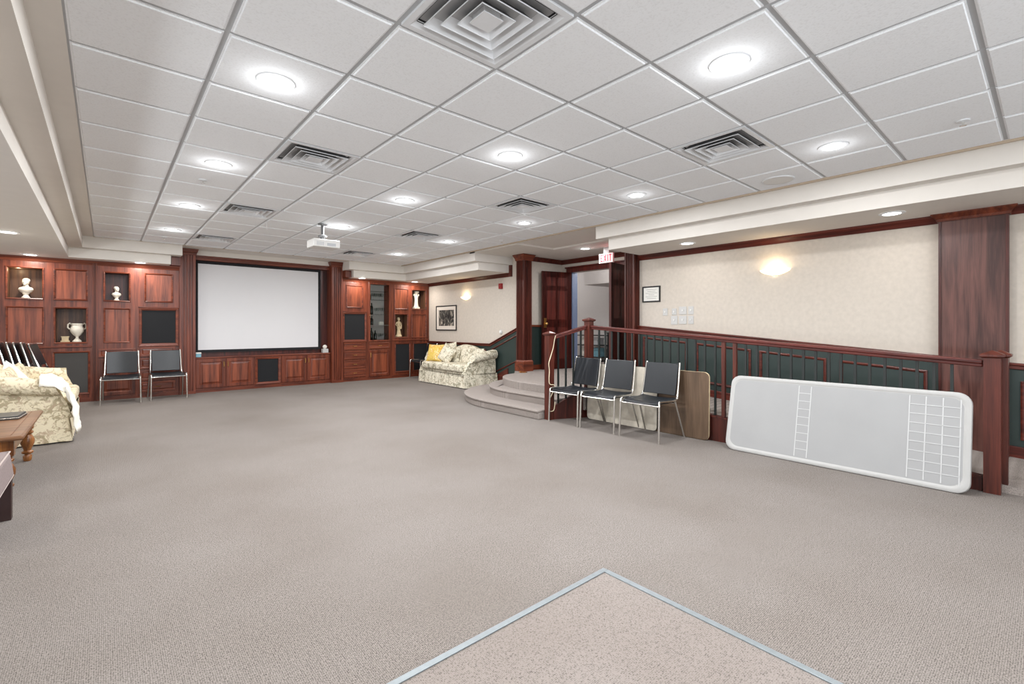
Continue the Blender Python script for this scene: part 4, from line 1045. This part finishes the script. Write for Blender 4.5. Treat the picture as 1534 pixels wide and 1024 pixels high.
for k, ((ya,za),(yb,zb), lab) in enumerate([((3.867,1.536),(3.789,1.428),'white switch plate standing alone nearest the certificate'),
        ((3.718,1.531),(3.645,1.435),'white switch plate at the upper left of the cluster of six'),
        ((3.605,1.555),(3.486,1.439),'wide white switch plate at the top middle of the cluster of six'),
        ((3.458,1.555),(3.378,1.439),'white switch plate at the upper right of the cluster of six'),
        ((3.733,1.423),(3.629,1.292),'white switch plate at the lower left of the cluster of six'),
        ((3.605,1.420),(3.486,1.300),'wide white switch plate at the bottom middle of the cluster of six'),
        ((3.458,1.418),(3.378,1.300),'white switch plate at the lower right of the cluster of six')]):
    y0, y1, z0, z1 = yb, ya, zb, za
    t = thing('switch_plate', lab, 'switch', (6.37,(y0+y1)/2,z0), 0, 'white switch plates beside the certificate')
    mb = MB(); mb.box(6.362,6.37,y0,y1,z0,z1); build('plate', mb, ['plastic_white'], t, bevel=0.003)
    mb = MB(); mb.box(6.352,6.362,(y0+y1)/2-0.010,(y0+y1)/2+0.010,(z0+z1)/2-0.014,(z0+z1)/2+0.014); build('toggle', mb, ['lens_off'], t, bevel=0.002)
t = thing('fire_alarm', 'red fire alarm box high on the wall near the fluted pillar', 'alarm', (6.36,7.70,2.07))
mb = MB(); mb.box(6.325,6.37,7.65,7.75,2.065,2.18); build('box', mb, ['red_plastic'], t, bevel=0.006)
mb = MB(); mb.box(6.315,6.325,7.675,7.725,2.10,2.15); build('strobe', mb, ['red_plastic'], t, bevel=0.004)
t = thing('wall_thermostat', 'small round white thermostat above the sloping chair rail', 'thermostat', (6.36,7.71,1.1))
mb = MB(); mb.rings([[(6.37-d,7.71+r*math.cos(2*PI*k/20),1.15+r*math.sin(2*PI*k/20)) for k in range(20)] for r, d in ((0.052,0),(0.052,0.012),(0.04,0.022))]); build('base', mb, ['plastic_white'], t, smooth=True)
mb = MB(); mb.rings([[(6.37-d,7.71+r*math.cos(2*PI*k/20),1.15+r*math.sin(2*PI*k/20)) for k in range(20)] for r, d in ((0.03,0.022),(0.03,0.03),(0.024,0.034))]); build('dial', mb, ['lens_off'], t, smooth=True)
# wall sconces: half-bowl uplights
def sconce(label, y, z):
    t = thing('wall_sconce', label, 'wall lamp', (6.36,y,z-0.05))
    mb = MB(); Rr = []
    for k in range(9):
        f = k/8; h = z-0.055+0.075*f; r = 0.03+0.15*math.sin(f*PI/2)**0.8
        Rr.append([(6.368-0.6*r*math.sin(PI*i/14), y+r*math.cos(PI*i/14), h) for i in range(15)])
    mb.rings(Rr, 0, False, False, closed=False); build('shade', mb, ['sconce'], t, smooth=True)
    mb = MB(); mb.box(6.362,6.369,y-0.03,y+0.03,z-0.05,z+0.0); build('bracket', mb, ['brass'], t)
    L = bpy.data.lights.new('sconce_bulb','POINT'); L.energy = 1.5; L.color = (1,0.80,0.52); L.shadow_soft_size = 0.03
    lo = bpy.data.objects.new('sconce_bulb', L); COL.objects.link(lo); lo.location = (6.27,y,z+0.05)
sconce('glowing half-bowl wall sconce on the long cream wall above the ramp', 2.296, 1.96)
sconce('glowing half-bowl wall sconce on the wall above the far sofa', 8.98, 1.94)

# exit sign
t = thing('exit_sign', 'illuminated EXIT sign hanging before the double doors', 'sign', (6.80,5.26,2.40))
mb = MB(); mb.box(6.785,6.82,5.105,5.42,2.405,2.578); build('housing', mb, ['plastic_white'], t, bevel=0.004)
mb = MB(); mb.box(6.782,6.785,5.112,5.413,2.412,2.571); build('face_panel', mb, ['exit_white'], t)
mb = MB(); lw = 0.052; h0, h1 = 2.43, 2.555; st = 0.017
f = YZ(6.782)
def stroke(p, q):
    (a0,b0),(a1,b1) = p, q
    A = Vector((6.780,-a0+5.40,b0)); B = Vector((6.780,-a1+5.40,b1)); mb.bar(A, B, st, 0.004, 0, (1,0,0))
x = 0.02
zm = (h0+h1)/2
stroke((x+st/2,h0),(x+st/2,h1)); [stroke((x,z),(x+lw,z)) for z in (h0+st/2,zm,h1-st/2)]
x += 0.075; stroke((x,h0),(x+lw,h1)); stroke((x,h1),(x+lw,h0))
x += 0.075; stroke((x+0.012,h0),(x+0.012,h1))
x += 0.04; stroke((x,h1-st/2),(x+lw,h1-st/2)); stroke((x+lw/2,h0),(x+lw/2,h1))
build('letters', mb, ['exit_red'], t)
mb = MB(); mb.box(6.79,6.815,5.20,5.32,2.578,CZ-0.027); build('hanger', mb, ['plastic_white'], t)
L = bpy.data.lights.new('exit_glow','POINT'); L.energy = 0.5; L.color = (1,0.12,0.2); L.shadow_soft_size = 0.05
lo = bpy.data.objects.new('exit_glow', L); COL.objects.link(lo); lo.location = (6.70,5.0,2.56)

# ------------------------------------------------------------------ ceiling fittings
def light_obj(x, y, z, e, col=(1,0.97,0.93), size=0.07):
    L = bpy.data.lights.new('downlight_bulb','POINT'); L.energy = e; L.color = col; L.shadow_soft_size = size
    lo = bpy.data.objects.new('downlight_bulb', L); COL.objects.link(lo); lo.location = (x,y,z); return lo
def down(x, y, z, e, col=(0.97,0.985,1)):
    L = bpy.data.lights.new('downlight_beam','AREA'); L.shape = 'DISK'; L.size = 0.17; L.energy = e; L.color = col
    lo = bpy.data.objects.new('downlight_beam', L); COL.objects.link(lo); lo.location = (x,y,z-0.014)
    light_obj(x, y, z-0.07, e*0.042, col, 0.05)
def downlight_proto(lens):
    t = thing('ceiling_downlight', '', 'ceiling light', (0,0,0))
    mb = MB(); mb.lathe(0,0,[(0.072,-0.002),(0.075,-0.008),(0.103,-0.006),(0.107,0.0)],32,cap=False); build('trim_ring', mb, ['white_metal'], t, local=True, smooth=True)
    mb = MB(); mb.lathe(0,0,[(0.074,-0.004),(0.05,-0.007),(0.001,-0.008)],32,cap=False); build('lens', mb, [lens], t, local=True, smooth=True)
    return t
p0 = downlight_proto('lens'); first = True
def place_light(x, y, z, label, group, e=None, col=(0.97,0.985,1)):
    global first
    if first: o = p0; first = False
    else: o = copy_tree(p0)
    o.location = (x,y,z); o['label'] = label; o['group'] = group
    if e: down(x, y, z, e, col)
ordn = ['nearest the camera','second from the camera','third from the camera','fourth from the camera','farthest from the camera']
rows = [(0.765,'left','round downlight in the tile ceiling, row by the left soffit, '),(2.605,'middle','round downlight in the tile ceiling, middle row, '),(4.435,'right','round downlight in the tile ceiling, row by the right soffit, ')]
E0 = 33
for x, nm, lab in rows:
    ysl = (3.025,4.89,6.79,8.66) if nm == 'left' else (1.175,3.03,4.89,6.78) if nm == 'middle' else (1.165,3.02,4.86,6.78,8.60)
    for k, y in enumerate(ysl):
        place_light(x, y, CZ-0.002, lab+('farthest from the camera' if k == len(ysl)-1 else ordn[k]), 'downlights in the tile ceiling', E0*(0.6 if nm == 'right' and k < 3 else 0.85 if nm == 'right' else 1.05))
down(0.765,1.165,CZ,E0)
for x in (0.765,2.605,4.435): down(x,-0.7,CZ,E0*(0.3 if x > 4 else 0.5)); down(x,-2.4,CZ,E0*0.5)
WARM = (1,0.95,0.87)
for x, y, lab in ((-0.87,8.065,'round downlight in the lower left ceiling at the frame edge'),(-0.88,10.37,'round downlight in the lower left ceiling above the plaster bust'),(0.456,10.41,'round downlight in the lower ceiling above the left black chairs'),
                  (4.45,10.40,'round downlight in the lower ceiling right of the projection screen'),(5.81,10.40,'round downlight in the lower ceiling above the corner statuettes'),
                  (5.88,3.21,'round downlight under the right soffit near the certificate'),(5.85,1.045,'round downlight under the right soffit near the wide pillar')):
    place_light(x, y, LZ-0.002, lab, 'downlights in the lower ceilings', 1.9 if x > 5.84 else 9, WARM)
place_light(6.62, 5.6, CZ-0.029, 'round downlight in the ceiling before the double doors', 'downlights in the lower ceilings', 14)
for y in (-1.2, 5.8, 3.5): down(-1.6, y, LZ, 10, WARM)
down(5.88,-1.1,LZ,1.5,WARM); light_obj(8.5,6.0,2.7,45,(1,0.98,0.97)); light_obj(8.5,9.3,2.7,45,(1,0.98,0.97))
t = thing('ceiling_speaker', 'unlit round white ceiling disc near the right soffit edge', 'speaker', (5.04,1.79,CZ-0.002))
mb = MB(); mb.lathe(0,0,[(0.13,-0.010),(0.142,-0.008),(0.145,0.0)],32,cap=False); build('rim', mb, ['white_metal'], t, local=True, smooth=True)
mb = MB(); mb.lathe(0,0,[(0.131,-0.009),(0.001,-0.012)],32,cap=False); build('grille', mb, ['lens_off'], t, local=True, smooth=True)

# supply-air vents
def make_vent():
    t = thing('ceiling_vent', '', 'vent', (0,0,0)); f = lambda a, b, d: (a, b, -d); h = T/2
    mb = MB(); mb.rect(-h+0.012,h-0.012,-h+0.012,h-0.012,[(0,-0.012),(0,0.002),(0.03,0.002),(0.058,-0.02)],f); build('frame', mb, ['white_metal'], t, local=True)
    mb = MB(); mb.rect(-h+0.066,h-0.066,-h+0.066,h-0.066,[(0,-0.014),(0.02,-0.075)],f,0,fill=0); build('throat', mb, ['vent_dark'], t, local=True)
    for s in (0.215,0.155,0.098):
        mb = MB(); mb.rect(-s,s,-s,s,[(0.036,-0.035),(0.034,-0.028),(0.002,0.008),(0.0,0.012),(-0.002,0.012),(-0.001,0.006)],f); mb.rect(-s,s,-s,s,[(-0.001,0.006),(0.032,-0.033)],f,1); build('louver', mb, ['white_metal','vent_grey'], t, local=True)  # outer louver faces coloured darker to stand for their shade
    mb = MB(); mb.rect(-0.058,0.058,-0.058,0.058,[(0.012,-0.03),(0.012,-0.012),(0.0,0.004),(0.0,0.008),(0.01,0.008)],f,0,fill=0); build('centre_plate', mb, ['white_metal'], t, local=True)
    return t
v0 = make_vent(); k = 0
nm = {-1:'left', 3:'right'}
dist = {-1:'nearest the camera', 3:'second from the camera', 7:'third from the camera', 11:'nearest the media wall'}
for j, i in VENTS:
    o = v0 if k == 0 else copy_tree(v0); k += 1
    o.location = (gx(j)+T/2, gy(i)+T/2, CZ); o['label'] = 'square white air vent in the tile ceiling, %s row of vents, %s' % (nm[j], dist[i]); o['group'] = 'square ceiling vents'

# sprinklers
def sprinkler(x, y, label):
    t = thing('ceiling_sprinkler', label, 'sprinkler', (x,y,CZ), 0, 'ceiling sprinklers')
    mb = MB(); mb.lathe(0,0,[(0.04,-0.0),(0.036,-0.010),(0.012,-0.014)],16); build('escutcheon', mb, ['white_metal'], t, local=True, smooth=True)
    mb = MB(); mb.tube([(0,0,-0.01),(0,0,-0.035)],0.007,8); mb.lathe(0,0,[(0.02,-0.040),(0.02,-0.036),(0.004,-0.034)],12); build('head', mb, ['chrome'], t, local=True, smooth=True)
sprinkler(0.73,5.52,'small ceiling sprinkler between the downlights of the left row')
sprinkler(0.72,9.45,'small ceiling sprinkler near the far left soffit by the media wall')
sprinkler(4.577,0.42,'small ceiling sprinkler near the right soffit close to the camera')
sprinkler(5.05,6.1,'small ceiling sprinkler in the tiles before the double doors')

# projector
t = thing('ceiling_projector', 'white projector hanging from the tile ceiling before the screen', 'projector', (2.35,6.75,2.38))
mb = MB(); mb.box(2.155,2.52,6.64,6.93,2.372,2.478); build('body', mb, ['lens_off'], t, bevel=0.012, seg=3)
mb = MB(); mb.lathe(2.33,6.8,[(0.06,CZ-0.012),(0.065,CZ-0.004),(0.065,CZ)],16); mb.tube([(2.33,6.8,CZ-0.01),(2.33,6.8,2.56)],0.022,12)
mb.lathe(2.33,6.8,[(0.045,2.53),(0.06,2.535),(0.06,2.55),(0.03,2.565)],16); mb.tube([(2.33,6.8,2.53),(2.33,6.8,2.50)],0.03,10)
for dx, dy in ((-0.09,-0.07),(0.09,-0.07),(-0.09,0.07),(0.09,0.07)): mb.bar((2.33,6.8,2.505),(2.33+dx,6.8+dy,2.48),0.02,0.01)
build('mount', mb, ['mount_grey'], t, smooth=True)
mb = MB(); mb.rings([[(2.42+0.035*math.cos(2*PI*k/16)*r,6.93+d,2.425+0.035*math.sin(2*PI*k/16)*r) for k in range(16)] for r, d in ((1,0),(1,0.012),(0.7,0.014))]); build('lens', mb, ['black'], t)
mb = MB()
for k in range(5): mb.box(2.20+0.02*k,2.21+0.02*k,6.6385,6.6405,2.39,2.44)
mb.box(2.34,2.46,6.6385,6.6405,2.39,2.43); build('rear_vents', mb, ['tbar'], t)
mb = MB(); mb.tube([(1.67,7.06,CZ),(1.672,7.062,2.66),(1.67,7.06,2.61)],0.004,6); mb.lathe(1.67,7.06,[(0.004,2.595),(0.008,2.60),(0.006,2.612)],8)
tag(build('pull_cord', mb, ['plastic_white'], smooth=True), 'thin white cord dangling from the ceiling beside a vent', 'cord')

# ------------------------------------------------------------------ beyond the double doors
t = thing('black_shelf_unit', 'black metal shelving seen through the open double doors', 'shelf', (9.55,7.7,FZ))
for x in (9.35,9.75):
    for y in (7.18,8.25):
        mb = MB(); mb.box(x-0.02,x+0.02,y-0.02,y+0.02,FZ,1.12); build('post', mb, ['black'], t)
for z in (0.50,0.80,1.05):
    mb = MB(); mb.box(9.33,9.77,7.16,8.27,z-0.02,z); build('shelf', mb, ['black'], t)
def carton(label, x, y, z, w, d, h, m):
    mb = MB(); mb.box(x-d/2,x+d/2,y-w/2,y+w/2,z+0.001,z+h); mb.box(x-d/2-0.004,x+d/2+0.004,y-w/2-0.004,y+w/2+0.004,z+h*0.75,z+h+0.003)
    tag(build('storage_box', mb, [m], bevel=0.004), label, 'box', 'boxes on the black shelving')
carton('white box on the top shelf of the black shelving', 9.52,7.98,0.80,0.22,0.26,0.18,'paper')
carton('grey box on the middle shelf of the black shelving', 9.52,7.66,0.80,0.22,0.26,0.17,'tbar')
carton('pale blue box on the bottom shelf of the black shelving', 9.52,7.62,0.50,0.24,0.26,0.22,'blue_box')
carton('white box on the bottom shelf of the black shelving', 9.52,8.0,0.50,0.22,0.26,0.2,'paper')
t = thing('table_lamp', 'small white globe lamp on top of the black shelving', 'lamp', (9.5,7.34,1.05))
mb = MB(); mb.lathe(9.5,7.34,[(0.06,1.051),(0.05,1.07),(0.015,1.08),(0.015,1.10)],16); build('base', mb, ['plastic_white'], t, smooth=True)
mb = MB(); mb.ball((9.5,7.34,1.18),0.09,18); build('globe', mb, ['plastic_white'], t, smooth=True)

# ------------------------------------------------------------------ unseen fill lights added behind and left, aimed up at the ceiling
def fill_light(loc, rot, sx, sy, e, col=(0.97,0.985,1)):
    L = bpy.data.lights.new('window_daylight','AREA'); L.shape = 'RECTANGLE'; L.size = sx; L.size_y = sy; L.energy = e; L.color = col
    o = bpy.data.objects.new('window_daylight', L); COL.objects.link(o); o.location = loc; o.rotation_euler = rot
fill_light((0.4,-3.75,1.45),(PI/2+0.5,0,0),6.0,1.9,190,(0.93,0.97,1))
fill_light((-3.5,3.6,0.9),(PI/2+0.5,0,-PI/2),14.0,0.3,110,(0.93,0.97,1))
w = bpy.data.worlds.new('world'); sc.world = w; w.use_nodes = True
bg = w.node_tree.nodes['Background']; bg.inputs[0].default_value = (0.85,0.92,1,1); bg.inputs[1].default_value = 1.0

sc.view_settings.view_transform = 'Standard'; sc.view_settings.look = 'None'
sc.view_settings.exposure = 0.17; sc.view_settings.gamma = 1.0
sc.cycles.max_bounces = 10; sc.cycles.diffuse_bounces = 6; sc.cycles.transparent_max_bounces = 8
sc.cycles.sample_clamp_indirect = 4
sc.cycles.use_denoising = True
